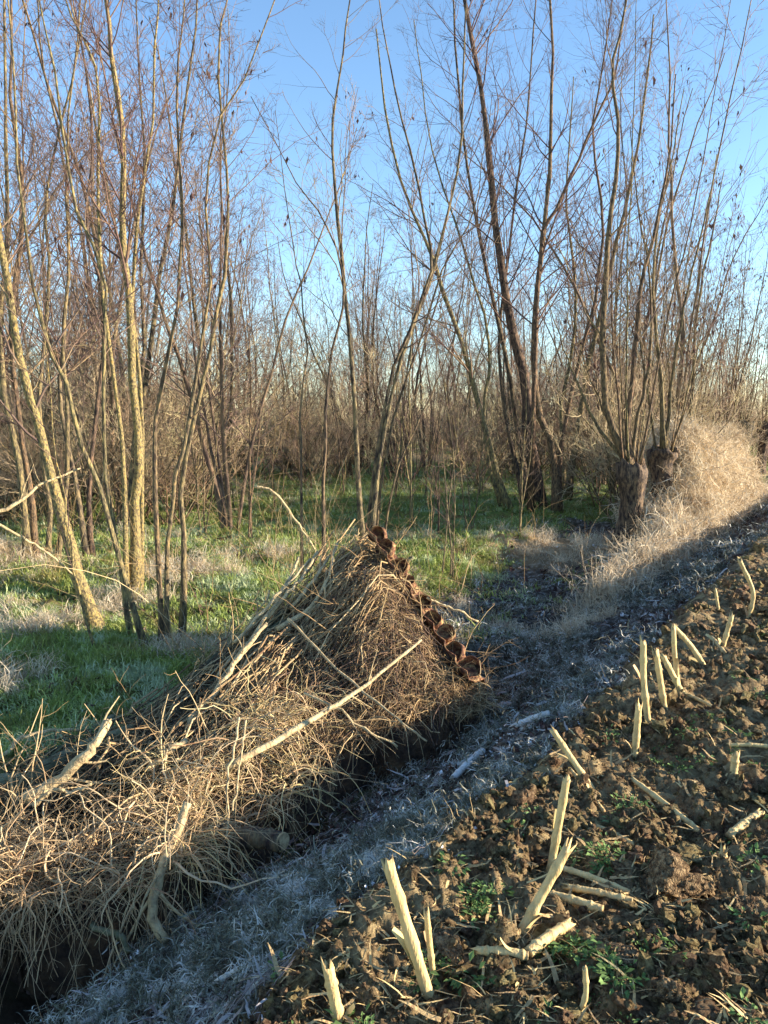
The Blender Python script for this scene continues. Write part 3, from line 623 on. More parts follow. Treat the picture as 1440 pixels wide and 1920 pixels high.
# ---- pollards along the bank
def pollard(label, px, Y, top_py, wpx, shoots, seed, mtl='bark_dark', nsh=10, hsh=7):
    rs = np.random.RandomState(seed)
    top = at(px, top_py, Y); gx, gy = top[0], top[1]
    zg = float(height(gx, gy)) - .15
    root = ob('pollard', None, loc=(gx, gy, zg)); tag(root, label, 'pollard tree', 'pollarded trees along the bank')
    org = np.array([gx, gy, zg]); H = top[2] - zg; r = wpx / 2 / F * Y
    nn = 26; k = 34; u = np.linspace(0, 1, nn)
    P = np.stack([.05 * np.sin(u * 4 + seed) - .05 * (1 - u), .03 * np.cos(u * 5 + seed), u * H], -1)
    Rr = r * (.72 + .38 * np.exp(-((u - .9) / .2) ** 2) + .30 * np.exp(-u * 7))
    V, q_ = tubes(P[None], Rr[None], k); V = V.reshape(nn, k, 3)
    aa = np.arange(k) / k * 2 * pi; ca, sa = np.cos(aa)[None], np.sin(aa)[None]; uu = u[:, None]
    dsp = .30 * fbm(ca * 1.3 + seed + uu * 1.2, sa * 1.3 + uu * 1.2, 3) + .22 * (.5 - np.abs(fbm(ca * 5 + seed, sa * 5 + uu * .8, 3)) * 2.2) * .6 + .12 * fbm(ca * 7 + uu * 9, sa * 7 + seed + uu * 9, 3) + .22 * ss(.8, 1, uu) * fbm(ca * 3 + 9 + seed, sa * 3, 2)
    V += (V - P[:, None]) * dsp[:, :, None]
    V[-4:, :, 2] += (.16 * fbm(ca * 2.5 + seed, sa * 2.5 + seed, 3) * np.linspace(.2, 1, 4)[:, None]) * H
    V = V.reshape(-1, 3); V = np.vstack([V, P[-1] + [0, 0, -.05]])
    mb = MB(); mb.add(V, q_, [((nn - 1) * k + i, (nn - 1) * k + (i + 1) % k, nn * k) for i in range(k)])
    for jn in range(9):
        a_ = rs.rand() * 6.28; c0 = np.array([cos(a_) * r * .85, sin(a_) * r * .85, H * (.78 + .2 * rs.rand())])
        m2 = blob(r * (.16 + .16 * rs.rand()), 3, .6, None, 'knuckle', seed + jn, (1, 1, 1.2), True, 2); Vk = np.zeros(len(m2.vertices) * 3); m2.vertices.foreach_get('co', Vk)
        mb.add(Vk.reshape(-1, 3) + c0, t=np.array([p_.vertices[:] for p_ in m2.polygons])); bpy.data.meshes.remove(m2)
    ob('trunk', mb.mesh('trunk', M[mtl], True), root)
    cmb = MB(); LPs = []
    SP = []; SW = []
    for (pix, wp_) in shoots:
        P = stem_poly([(px, top_py + 5)] + pix, Y, .3, ground_base=False, rs=rs) - org; SP.append(P); SW.append(wp_ / 2 / F * Y)
    for j in range(nsh):
        a = rs.rand() * 6.28; b0 = np.array([cos(a) * r * .6, sin(a) * r * .6, H * .97]); tl = .08 + .3 * rs.rand()
        d = np.array([cos(a) * sin(tl), sin(a) * sin(tl), cos(tl)]); L = hsh * (.5 + .6 * rs.rand())
        P_, _ = grow(b0[None], d[None], np.array([L]), np.array([.02]), 18, .03, .03, rs); SP.append(P_[0]); SW.append(.009 + .013 * rs.rand())
    for P, r_ in zip(SP, SW):
        Rr = r_ * (1 - .8 * np.linspace(0, 1, len(P)) + .9 * np.exp(-np.linspace(0, 1, len(P)) * 40))
        mb = MB(); onetube(mb, P, Rr, 6); ob('shoot', mb.mesh('shoot', M['bark'], True), root)
        L = np.linalg.norm(np.diff(P, axis=0), axis=1).sum()
        c_, lp_ = crown(P[None], Rr[None], np.array([L]), rs, 10, 4, 3, .3, .2)
        cmb.v += c_.v; cmb.q += [x + cmb.n for x in c_.q]; cmb.a += c_.a; cmb.n += c_.n; LPs.append(lp_)
    ob('crown', cmb.mesh('crown', M['twig'], True), root)
    lm = leaves_at(np.concatenate(LPs), .05, rs, .075)
    if lm: tag(ob('dead_leaves', lm.mesh('dead_leaves', M['leaf'], False), root), kind='stuff')
pollard('knobbly pollard trunk with long shoots where the dead grass bank begins', 1183, 13.0, 872, 52, [
    ([(1150, 810), (1135, 740), (1130, 640), (1136, 540), (1143, 420), (1155, 330), (1158, 230), (1150, 130), (1165, 50)], 15),
    ([(1178, 800), (1186, 700), (1195, 600), (1205, 520), (1230, 430), (1248, 340), (1255, 280)], 12),
    ([(1120, 800), (1085, 720), (1058, 660)], 7), ([(1140, 790), (1120, 740), (1100, 690)], 6),
    ([(1195, 780), (1215, 700), (1222, 600), (1215, 500), (1195, 380)], 8)], 31, nsh=7)
pollard('squat dark pollard stump right of the knobbly pollard', 1246, 13.7, 842, 50, [([(1238, 700), (1225, 560), (1235, 420), (1260, 300)], 8), ([(1262, 700), (1285, 560), (1320, 420)], 8)], 33, 'bark_dark', nsh=8, hsh=5.6)
pollard('pollard stump behind the top of the dead grass bank', 1292, 17.5, 822, 44, [([(1300, 700), (1310, 560), (1340, 420)], 8)], 35, nsh=8, hsh=5.6)
for i, tt in enumerate((23, 27, 32, 38)):
    x_, y_ = xy(-3.9, tt); px_ = 720 + F * x_ / (y_ * .993)
    pollard(['pollard just past the far end of the dead grass bank', 'pollard second past the end of the dead grass bank', 'pollard at the right edge, third past the grass bank', 'farthest pollard at the right edge of the row'][i], px_, y_, 790, 26, [], 40 + i, nsh=9, hsh=5.2)

# ---- background trees: variants copied
def make_variant(seed, nst, H, spread, bark='bark', n1=18, n2=6, n3=4, leaf=.004, kind='wood_tree'):
    rs = np.random.RandomState(seed)
    root = ob(kind, None)
    th = rs.rand(nst) * 6.28; tl = spread * (.2 + rs.rand(nst))
    D = np.stack([np.cos(th) * np.sin(tl), np.sin(th) * np.sin(tl), np.cos(tl)], -1)
    P0 = np.stack([np.cos(th) * .12, np.sin(th) * .12, -np.full(nst, .15)], -1)
    L = H * (.7 + .35 * rs.rand(nst)); L[0] = H
    r0 = .028 + .034 * rs.rand(nst); r0[0] = .062
    P, Rr = grow(P0, D, L, r0, 16, .06, .018, rs); Rr = r0[:, None] * (1 - .85 * np.linspace(0, 1, 16) ** .9)[None]
    mb = MB(); addtubes(mb, P, Rr, 7); ob('trunk', mb.mesh('trunk', M[bark], True), root)
    c_, lp_ = crown(P, Rr, L, rs, n1, n2, n3, .22, .26, k1=3, rmin=.0035)
    ob('crown', c_.mesh('crown', M['twig_mid'], True), root)
    if leaf:
        lm = leaves_at(lp_, leaf, rs, .07)
        if lm: tag(ob('dead_leaves', lm.mesh('dead_leaves', M['leaf'], False), root), kind='stuff')
    return root
def copy_tree(root):
    c = root.copy(); COL.objects.link(c)
    for ch in list(root.children):
        d = ch.copy(); d.parent = c; COL.objects.link(d)
    return c
VAR = [make_variant(100 + i, [3, 4, 2, 5, 3, 4][i], [10.5, 9.5, 11, 9, 10, 8.5][i], [.16, .24, .1, .28, .2, .3][i], ['bark_far', 'bark_dark', 'bark_far', 'bark_far', 'bark_dark', 'bark_far'][i], leaf=[.012, .02, .006, .04, .012, .03][i]) for i in range(6)]
used = [False] * 6
def put(x, y, v, s, label, group, cat='tree'):
    o = VAR[v] if not used[v] else copy_tree(VAR[v]); used[v] = True
    o.location = (x, y, float(height(x, y))); o.rotation_euler = (0, 0, R.rand() * 6.28); o.scale = (s, s, s * (.92 + .16 * R.rand()))
    tag(o, label, cat, group)
pos = []
def okpos(x, y, d):
    for (a, c) in pos:
        if (a - x) ** 2 + (c - y) ** 2 < d * d: return False
    pos.append((x, y)); return True
nfar = 0
RB = np.random.RandomState(55)
specs = []
for i in range(4000):
    Yv = 1 / (1 / 90 + (1 / 12.5 - 1 / 90) * RB.rand()); k = -.60 + 1.2 * RB.rand(); x = k * Yv; s, t = st(x, Yv)
    px = 720 + F * k
    if s > -4.0: continue
    if 430 < px < 960 and Yv < 27: continue
    if px <= 430 and (Yv < 13.5 or (RB.rand() < .62 and Yv < 40)): continue
    if 960 <= px < 1130 and Yv < 21: continue
    if px >= 1130 and Yv < 17: continue
    if not okpos(x, Yv, .8 + Yv * .022): continue
    specs.append((x, Yv, px))
    if len(specs) >= 170: break
for (x, Yv, px) in specs:
    if Yv > 38: lb, g = 'bare slender tree in the far depth of the wood', 'bare trees far inside the wood'
    elif px < 430: lb, g = 'bare multi-stemmed tree in the wood behind the left clump', 'bare trees in the wood on the left'
    elif px > 1060: lb, g = 'bare multi-stemmed tree in the wood behind the pollards', 'bare trees in the wood on the right'
    else: lb, g = 'bare multi-stemmed tree beyond the open grass clearing', 'bare trees beyond the clearing'
    vv_ = RB.randint(6); q_ = ['', ', left side', ', middle', ', right side'][1 + (px > 500) + (px > 950)] if Yv > 38 else ''
    lb = lb + q_ + (' with one main stem' if vv_ == 2 else ''); g = g + q_
    put(x, Yv, vv_, (.78 + .35 * RB.rand()) * (1 - .38 * float(ss(1180, 1420, px))), lb, g)

# ---- thin saplings standing in the clearing
def make_sapling(seed):
    rs = np.random.RandomState(seed); nst = 3
    root = ob('sapling', None)
    th = rs.rand(nst) * 6.28; tl = .05 + .16 * rs.rand(nst)
    D = np.stack([np.cos(th) * np.sin(tl), np.sin(th) * np.sin(tl), np.cos(tl)], -1); P0 = np.stack([rs.randn(nst) * .06, rs.randn(nst) * .06, -np.full(nst, .1)], -1)
    L = 2.2 + 2.2 * rs.rand(nst); P, Rr = grow(P0, D, L, .011 + .008 * rs.rand(nst), 12, .05, .02, rs)
    mb = MB(); addtubes(mb, P, Rr, 5); ob('stems', mb.mesh('stems', M['bark_dark'] if seed % 2 else M['bark'], True), root)
    c_, lp = crown(P, Rr, L, rs, 9, 4, 2, .2, .22, k1=3, rmin=.0022)
    ob('crown', c_.mesh('crown', M['twig'], True), root); return root
SV = [make_sapling(400 + i) for i in range(4)]; su = [False] * 4
for i, (px, py) in enumerate([(470, 1010), (520, 960), (880, 1000), (845, 1090), (770, 1000), (640, 930), (740, 940), (800, 940), (900, 930), (430, 960), (585, 920), (560, 890), (620, 895), (690, 890), (780, 895), (840, 900), (940, 905), (500, 900), (380, 1000), (410, 920), (975, 1000), (1100, 900), (1120, 930), (1085, 905), (1140, 900), (340, 960), (720, 915), (820, 1010)]):
    p_ = gnd(px, py); v = i % 4; o = SV[v] if not su[v] else copy_tree(SV[v]); su[v] = True
    o.location = tuple(p_); o.rotation_euler = (0, 0, R.rand() * 6.28); s1 = .75 + .5 * R.rand(); o.scale = (s1,) * 3
    w_ = 'left of the willow stems' if px < 640 else ('between the willow and the dark trunks' if px < 950 else 'among the dark trunks right of centre')
    tag(o, 'thin %s sapling in the clearing %s' % ('short' if s1 < 1 else 'taller', w_), 'sapling', 'thin saplings in the clearing')

# ---- understorey bushes
def make_bush(seed):
    rs = np.random.RandomState(seed); nst = 12
    root = ob('bare_bush', None)
    th = rs.rand(nst) * 6.28; tl = .1 + .7 * rs.rand(nst)
    D = np.stack([np.cos(th) * np.sin(tl), np.sin(th) * np.sin(tl), np.cos(tl)], -1)
    P0 = np.stack([rs.randn(nst) * .15, rs.randn(nst) * .15, -np.full(nst, .1)], -1); L = 1.6 + 1.4 * rs.rand(nst); r0 = .010 + .008 * rs.rand(nst)
    P, Rr = grow(P0, D, L, r0, 9, .08, .0, rs)
    mb = MB(); addtubes(mb, P, Rr, 4); ob('stems', mb.mesh('stems', M['bark'], True), root)
    c_, lp = crown(P, Rr, L, rs, 7, 6, 3, .2, .42, k1=3, rmin=.0028, ang=(.4, 1.2))
    ob('crown', c_.mesh('crown', M['twig_far'], True), root)
    return root
BV = [make_bush(200 + i) for i in range(4)]; bu = [False] * 4
cnt = 0
for i in range(6000):
    Yv = 1 / (1 / 75 + (1 / 11 - 1 / 75) * RB.rand()); k = -.60 + 1.2 * RB.rand(); x = k * Yv; s, t = st(x, Yv); px = 720 + F * k
    if s > -4.3: continue
    if 380 < px < 960 and Yv < 21 + 16 * RB.rand(): continue
    if px <= 380 and (Yv < 14 or (RB.rand() < .45 and Yv < 32)): continue
    if 960 <= px < 1150 and Yv < 25: continue
    if px >= 1150 and Yv < 15.5: continue
    if not okpos(x, Yv, .45 + Yv * .009): continue
    v = RB.randint(4); o = BV[v] if not bu[v] else copy_tree(BV[v]); bu[v] = True
    sc1 = .9 + .8 * RB.rand(); o.location = (x, Yv, float(height(x, Yv))); o.rotation_euler = (0, 0, RB.rand() * 6.28); o.scale = (sc1, sc1, sc1)
    w_ = 'left of the clearing' if px < 400 else ('behind the open clearing' if px < 960 else ('behind the dark trunks right of centre' if px < 1180 else 'behind the grass bank on the right'))
    w_ = ('low bare bush ' if sc1 < 1.25 else 'tall bare bush ') + ('deep in the wood ' if Yv > 34 else 'near the front of the wood ') + w_
    tag(o, w_, 'bush', w_.replace('bush', 'bushes'))
    cnt += 1
    if cnt >= 285: break

def thicket(name, label, n, fn, Lr, rr, m, seed, up=.5, droop=.1):
    rs = np.random.RandomState(seed); p = fn(rs, n); n = len(p)
    th = rs.rand(n) * 6.28; tl = rs.rand(n) * 1.0; D = np.stack([np.cos(th) * np.sin(tl), np.sin(th) * np.sin(tl), np.cos(tl)], -1)
    L = Lr[0] + (Lr[1] - Lr[0]) * rs.rand(n) ** 2; P, Rq = grow(p, D, L, rr * (.5 + rs.rand(n)), 9, .13, -droop, rs)
    P[..., 2] = np.maximum(P[..., 2], height(P[..., 0], P[..., 1]) + .01)
    mb = MB(); addtubes(mb, P, Rq, 3, tone=rs.rand(n))
    q1, D1, L1, r1 = kids(P, Rq, L, 4, .25, .4, 1.1, .2, .5, .6, rs, rr * .4)
    P1, R1 = grow(q1, D1, L1, r1, 5, .15, 0, rs); addtubes(mb, P1, R1, 3, tone=.5)
    tag(ob(name, mb.mesh(name, m, True)), label, kind='stuff')
def f_left(rs, n):
    Yd = 6.3 + 7 * rs.rand(n); x = (-.56 + .50 * rs.rand(n)) * Yd
    k = rs.rand(n) < ss(-.1, .2, fbm(x * .7, Yd * .7, 2) + .05); x = x[k]; Yd = Yd[k]; return np.stack([x, Yd, height(x, Yd)], -1)
thicket('bramble_scrub', 'thin bare brambles arching through the trees on the left', 420, f_left, (.5, 2.6), .0035, M['brush'], 71)
def f_mid(rs, n):
    Yd = 9 + 12 * rs.rand(n) ** 1.5; x = (-.15 + .42 * rs.rand(n)) * Yd; k = (st(x, Yd)[0] < -3.3) & (rs.rand(n) < ss(0, .2, fbm(x * .6 + 4, Yd * .6, 2))); x = x[k]; Yd = Yd[k]; return np.stack([x, Yd, height(x, Yd)], -1)
thicket('bramble_scrub', 'thin bare brambles standing about the clearing', 420, f_mid, (.4, 1.8), .0035, M['brush'], 72)
def f_edge(rs, n):
    t = 8.4 + 12 * rs.rand(n); s_ = -2.4 - .65 * rs.rand(n); x, y = xy(s_, t); return np.stack([x, y, height(x, y)], -1)
thicket('dry_weed_stems', 'dry weed stems standing in the pale dead grass', 900, f_edge, (.2, .8), .0028, M['deadgrass'], 73, droop=.02)

# ------------------------------------------------------------------ brush pile
ridge = [(-120, 1510, 4.0), (0, 1475, 4.15), (120, 1435, 4.3), (250, 1368, 4.7), (380, 1275, 5.2), (490, 1185, 5.8), (590, 1105, 6.2), (690, 1030, 6.5), (785, 1140, 6.0), (885, 1295, 5.2)]
bott = [(-120, 1720, 3.0), (0, 1720, 3.05), (130, 1720, 3.05), (300, 1670, 3.15), (440, 1580, 3.45), (560, 1480, 3.85), (650, 1405, 4.25), (745, 1375, 4.45), (840, 1355, 4.65), (905, 1325, 4.95)]
rs_ = spline([at(*a) for a in ridge], 90); bs_ = spline([at(*a) for a in bott], 90)
def pile(u, v, out=0.0):
    """u,v in 0..1 -> world; v=0 ridge, v=1 foot"""
    u = np.clip(np.asarray(u, float), 0, 1); v = np.asarray(v, float)
    fi = u * 89; i0 = np.minimum(fi.astype(int), 88); f = (fi - i0)[..., None]
    a = rs_[i0] * (1 - f) + rs_[i0 + 1] * f; c = bs_[i0] * (1 - f) + bs_[i0 + 1] * f
    P = a * (1 - v[..., None]) + c * v[..., None]
    bulge = np.sin(np.clip(v, 0, 1) * pi) * .10 * np.sin(np.clip(u, 0, 1) * pi) ** .5 + .15 * fbm(u * 11, v * 3.5, 3) * ss(0, .12, u) * ss(1.0, .9, u) + out
    return P + bulge[..., None] * np.array([.25, -.55, .8])
U, Vv = np.meshgrid(np.linspace(0, 1, 110), np.linspace(0, 1, 60))
G = pile(U, Vv)
back1 = G[0] + np.array([-.15, .35, -.15]); back2 = G[0] + np.array([-.3, .9, 0]); back2[:, 2] = height(back2[:, 0], back2[:, 1]) - .1
foot = G[-1].copy() + np.array([0, .05, 0]); foot[:, 2] = height(foot[:, 0], foot[:, 1]) - .1; foot[:, 2] = np.minimum(foot[:, 2], G[-1][:, 2] - .05)
G = np.concatenate([back2[None], back1[None], G, foot[None]])
G[2:-1] += (0.04 * fbm(U * 70, Vv * 40, 3) - .16 * ss(.0, .3, fbm(U * 22, Vv * 9, 3)) * ss(.3, .6, Vv) * ss(.62, .5, U) - .04)[..., None] * np.array([.2, -.6, .8])
idx = np.arange(G.shape[0] * 110).reshape(-1, 110)
q = np.stack([idx[:-1, :-1], idx[:-1, 1:], idx[1:, 1:], idx[1:, :-1]], -1).reshape(-1, 4)
heap = ob('brush_pile', None, loc=(0, 0, 0)); tag(heap, 'long heap of cut brushwood and dry vines beside the ditch', 'brush pile')
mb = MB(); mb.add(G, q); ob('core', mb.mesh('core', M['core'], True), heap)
def pile_sticks(n, u0, u1, v0, v1, du, dv, Lr, rr, m, name, seed, sag=.06, nseg=7, lift=(.0, .12), tone=(0, 1), wob=.02, spread=.28):
    rs = np.random.RandomState(seed)
    u = u0 + (u1 - u0) * rs.rand(n); v = v0 + (v1 - v0) * rs.rand(n)
    L = Lr[0] + (Lr[1] - Lr[0]) * rs.rand(n)
    a = np.arctan2(dv, du) + rs.randn(n) * spread
    f = np.linspace(-.5, .5, nseg)[None]
    uu = u[:, None] + np.cos(a)[:, None] * L[:, None] * f * .22; vv = v[:, None] + np.sin(a)[:, None] * L[:, None] * f * .45
    li = lift[0] + (lift[1] - lift[0]) * rs.rand(n)
    over = np.clip(vv - 1, 0, 5); vc = np.clip(vv, -.3, 1.25)
    P = pile(uu, vc) + (li[:, None] + sag * (.25 - f ** 2) * 2)[..., None] * np.array([.15, -.6, .8])
    P += rs.randn(n, nseg, 3) * wob
    r = (rr[0] + (rr[1] - rr[0]) * rs.rand(n) ** 2)[:, None] * np.linspace(1, .45, nseg)[None]
    mb = MB(); addtubes(mb, P, r, 4, tone=tone[0] + (tone[1] - tone[0]) * rs.rand(n))
    o = ob(name, mb.mesh(name, m, True), heap); tag(o, kind='stuff'); return o
# long sticks running down to the left (upper half), fine brush over the face
pile_sticks(420, .28, .78, -.05, .5, -.75, .55, (.4, 1.6), (.003, .010), M['brush'], 'sticks', 1, spread=.5, lift=(-.03, .12), wob=.03)
pile_sticks(1500, .36, 1.0, -.02, 1.0, -.2, 1.0, (.1, .7), (.0012, .0038), M['brush'], 'brushwood', 2, lift=(-.05, .08), wob=.02, spread=1.3)
pile_sticks(1100, .38, 1.0, .1, 1.0, 1.0, .1, (.1, .7), (.0012, .0035), M['brush'], 'brushwood', 3, lift=(-.05, .08), wob=.02, spread=1.2)
pile_sticks(800, .1, 1.0, .0, .95, 1.0, .1, (.2, 1.0), (.0015, .006), M['bark_dark'], 'dark_twigs', 9, lift=(-.0, .10), wob=.025, spread=2.0)
pile_sticks(200, -.02, .5, 0, .40, -.8, .12, (.5, 1.5), (.006, .022), M['log'], 'boughs', 4, lift=(-.03, .04), spread=.25, wob=.03)  # dark log colour stands in for the self-shadow of the stacked boughs
pile_sticks(600, .0, .5, -.02, .5, -.8, .2, (.3, 1.2), (.002, .007), M['bark_dark'], 'dark_twigs', 10, lift=(-.0, .10), spread=.8, wob=.03)  # dark bark paints in the shaded band below the ridge
def jut(n, seed, u0, u1, v0, v1, Lr, rr, m):
    rs = np.random.RandomState(seed); u = u0 + (u1 - u0) * rs.rand(n); v = v0 + (v1 - v0) * rs.rand(n)
    p = pile(u, v, -.02); D = rs.randn(n, 3) + np.array([0, -.2, .8]); D /= np.linalg.norm(D, axis=1, keepdims=True)
    L = Lr[0] + (Lr[1] - Lr[0]) * rs.rand(n) ** 2; P, Rq = grow(p, D, L, rr * (.5 + rs.rand(n)), 8, .13, -.05, rs)
    mb = MB(); addtubes(mb, P, Rq, 4, tone=rs.rand(n)); q1, D1, L1, r1 = kids(P, Rq, L, 4, .2, .4, 1.2, .25, .6, .6, rs, rr * .35)
    P1, R1 = grow(q1, D1, L1, r1, 5, .16, 0, rs); addtubes(mb, P1, R1, 3, tone=.5); tag(ob('jutting_twigs', mb.mesh('jutting_twigs', m, True), heap), kind='stuff')
jut(260, 21, .0, 1.0, -.02, .8, (.12, .75), .0045, M['brush'])
jut(160, 22, .0, .95, -.02, .3, (.1, .5), .004, M['bark_dark'])
jut(150, 23, .92, 1.0, .0, 1.0, (.08, .35), .003, M['straw'])
# dry vines hanging over the ditch in the lower left
def vines(n, u0, u1, v0, v1, seed, Lr, rr, name, m=M['straw'], out=.12, nseg=11, hang=.08):
    rs = np.random.RandomState(seed)
    u = u0 + (u1 - u0) * rs.rand(n); v = v0 + (v1 - v0) * rs.rand(n)
    kp = (fbm(u * 22 + seed * .13, v * 7, 3) > .0) & (v > v0 + (v1 - v0) * .45 * fbm(u * 12, v * 0 + seed, 2)); u = u[kp]; v = v[kp]; n = len(u)
    p0 = pile(u, v, .02) + rs.rand(n)[:, None] * out * np.array([.2, -.6, .8])
    th = rs.rand(n) * 2 * pi; D = np.stack([np.cos(th), np.sin(th) * .6 - .25, .25 + .5 * rs.rand(n)], -1); D /= np.linalg.norm(D, axis=1, keepdims=True)
    L = Lr[0] + (Lr[1] - Lr[0]) * rs.rand(n) ** 1.5
    P = np.zeros((n, nseg, 3)); P[:, 0] = p0
    cv = rs.randn(n, 3) * .12
    for i in range(1, nseg):
        P[:, i] = P[:, i - 1] + D * (L / (nseg - 1))[:, None]
        D = D + rs.randn(n, 3) * .26 + cv + np.array([0, 0, -1]) * (hang + .22 * rs.rand(n))[:, None]
        D /= np.linalg.norm(D, axis=1, keepdims=True)
    zg = height(P[..., 0], P[..., 1]) + .01; P[..., 2] = np.maximum(P[..., 2], zg)
    r = (rr[0] + (rr[1] * 1.5 - rr[0]) * rs.rand(n) ** 4)[:, None] * np.linspace(1, .5, nseg)[None]
    mb = MB(); addtubes(mb, P, r, 3, tone=rs.rand(n))
    q1, D1, L1, r1 = kids(P[::2], r[::2], L[::2], 2, .15, .5, 1.3, .15, .45, .6, rs, .0008); P1, R1 = grow(q1, D1, L1, r1, 4, .2, -.08, rs); addtubes(mb, P1, R1, 3, tone=.7)
    tag(ob(name, mb.mesh(name, m, True), heap), kind='stuff')
vines(3300, -.02, .44, .56, .98, 5, (.12, .6), (.001, .0045), 'dry_vines')
vines(1100, -.02, .60, .58, 1.0, 11, (.25, .8), (.0012, .0045), 'dry_vines', hang=.2, out=.2)
vines(900, .33, .58, .5, 1.0, 6, (.2, .6), (.0012, .004), 'dry_vines', hang=.15)
vines(500, .6, .98, .75, 1.0, 7, (.1, .4), (.001, .003), 'dry_vines', m=M['brush'])
vines(700, .0, .5, .1, .5, 12, (.1, .4), (.001, .003), 'dry_vines', m=M['brush'])
# wire netting over the pile's face
mb = MB(); nu, nv = 34, 26
for i in range(nu):
    u = .60 + .36 * i / (nu - 1); vv = np.linspace(.06, .95, 40); P = pile(np.full(40, u) + .006 * np.sin(vv * 9 + i), vv, .085); onetube(mb, P, np.full(40, .0026), 3, False)
for j in range(nv):
    v = .06 + .89 * j / (nv - 1); uu = np.linspace(.60, .96, 40); P = pile(uu, np.full(40, v) + .012 * np.sin(uu * 60 + j), .088); onetube(mb, P, np.full(40, .0026), 3, False)
tag(ob('wire_netting', mb.mesh('wire_netting', M['wire'], True)), 'rusty square wire netting stretched over the face of the brush pile', 'wire netting')

# rusty scalloped strip on the right shoulder of the pile
strip = ob('rusty_metal_strip', None); tag(strip, 'rusty metal strip with a row of cups down the right edge of the pile', 'metal strip')
sp = spline([at(700, 1008, 6.5), at(745, 1075, 6.15), at(795, 1150, 5.8), at(845, 1225, 5.4), at(893, 1292, 5.0)], 61)
sp += np.array([-.02, -.1, .07])
dirs = np.gradient(sp, axis=0); dirs /= np.linalg.norm(dirs, axis=1, keepdims=True)
sidev = np.cross(dirs, [0, 0, 1.0]); sidev /= np.linalg.norm(sidev, axis=1, keepdims=True); upv = np.cross(sidev, dirs)
# folded back plate with wavy edge
ph = np.linspace(0, 9 * 2 * pi, 61)
rows = []
for (a_, h_, wv) in ((-.075, -.03, 0), (-.06, .02, .0), (.0, .0, 0), (.055, .03, .012), (.075, .085, .02)):
    rows.append(sp + sidev * (a_ + wv * np.sin(ph))[:, None] + upv * (h_ + .012 * np.sin(ph + 1))[:, None])
Gs = np.stack(rows, 1); idx = np.arange(61 * 5).reshape(61, 5)
q = np.stack([idx[:-1, :-1], idx[1:, :-1], idx[1:, 1:], idx[:-1, 1:]], -1).reshape(-1, 4)
mb = MB(); mb.add(Gs, q); o = ob('back_plate', mb.mesh('back_plate', M['rust'], True), strip)
sm = o.modifiers.new('thickness', 'SOLIDIFY'); sm.thickness = .006
for j in range(9):
    i = int(3 + j * 6.6); c0 = sp[i] + upv[i] * .03 + sidev[i] * -.01; r0 = .052 + .042 * vn(j * 1.7, 3.1); c0 = c0 + (np.array([vn(j * 2.3, 1.), vn(j * 1.9, 5.), vn(j * 2.9, 9.)]) - .5) * .04
    axis = np.array([-.25 + 1.1 * (vn(j * 3.1, 2.) - .5), -.75, .55 + .9 * (vn(j * 2.7, 7.) - .5)]); axis /= np.linalg.norm(axis)
    u1 = np.cross(axis, [0, 0, 1.]); u1 /= np.linalg.norm(u1); w1 = np.cross(axis, u1)
    mb = MB(); k = 20; prof = [(0, -.05), (.6, -.045), (.95, -.02), (1.0, .03), (1.06, .034), (1.04, -.02), (.66, -.056), (0, -.062)]
    V = []
    for (rr_, h_) in prof:
        for m_ in range(k):
            a_ = m_ / k * 2 * pi; rj = r0 * rr_ * (1 + .06 * sin(3 * a_ + j) + .04 * sin(5 * a_ + 2 * j))
            V.append(c0 + (u1 * cos(a_) + w1 * sin(a_) * .9) * rj + axis * h_)
    idx = np.arange(len(prof) * k).reshape(-1, k)
    q = np.stack([idx[:-1], np.roll(idx, -1, 1)[:-1], np.roll(idx, -1, 1)[1:], idx[1:]], -1).reshape(-1, 4)
    mb.add(V, q); ob('cup', mb.mesh('cup', M['rust'], True), strip)

# ------------------------------------------------------------------ fallen branches and logs (each its own thing)
def limb(name, label, pix, w0, w1, cat, mtl='branch', group=None, k=10, side=0, seed=0, rough=.05, ground=False):
    rs = np.random.RandomState(900 + seed + len(pix) * 3 + int(pix[0][0]))
    pts = [at(*p_) for p_ in pix]; P = spline(pts, 16); dist = np.interp(np.linspace(0, 1, 16), np.linspace(0, 1, len(pix)), [p_[2] for p_ in pix])
    P[1:-1] += np.cumsum(rs.randn(14, 3) * .005, 0) * np.sin(np.linspace(0, pi, 14))[:, None] + rs.randn(14, 3) * .004
    Rr = np.linspace(w0, w1, 16) / 2 / F * dist * (1 + rough * rs.randn(16))
    c0 = P[0].copy(); mb = MB(); onetube(mb, P - c0, Rr, k, tone=.6 if mtl == 'branch' else .4)
    root = ob(name, mb.mesh(name, M[mtl], True), loc=c0)
    tag(root, label, cat, group)
    for j in range(side):
        f = .3 + .6 * rs.rand(); i = int(f * 15); d = P[min(i + 1, 15)] - P[i - 1]; d /= np.linalg.norm(d)
        D = d + rs.randn(3) * .7; D /= np.linalg.norm(D)
        Pp, Rq = grow(P[i][None], D[None], np.array([.12 + .25 * rs.rand()]), np.array([Rr[i] * .4]), 7, .12, -.02, rs)
        mb = MB(); onetube(mb, Pp[0] - c0, Rq[0], 5); ob('side_twig', mb.mesh('side_twig', M[mtl], True), root)
    return root
limb('fallen_branch', 'thick pale broken branch pointing up to the right at the lower left edge', [(45, 1498, 3.55), (100, 1468, 3.6), (150, 1424, 3.65), (184, 1390, 3.7), (204, 1352, 3.8)], 24, 15, 'branch', side=4, seed=1)
limb('fallen_branch', 'thin pale branch forking off below the thick broken branch', [(60, 1510, 3.45), (110, 1480, 3.5), (140, 1474, 3.5), (172, 1471, 3.5)], 10, 6, 'branch', side=2, seed=2)
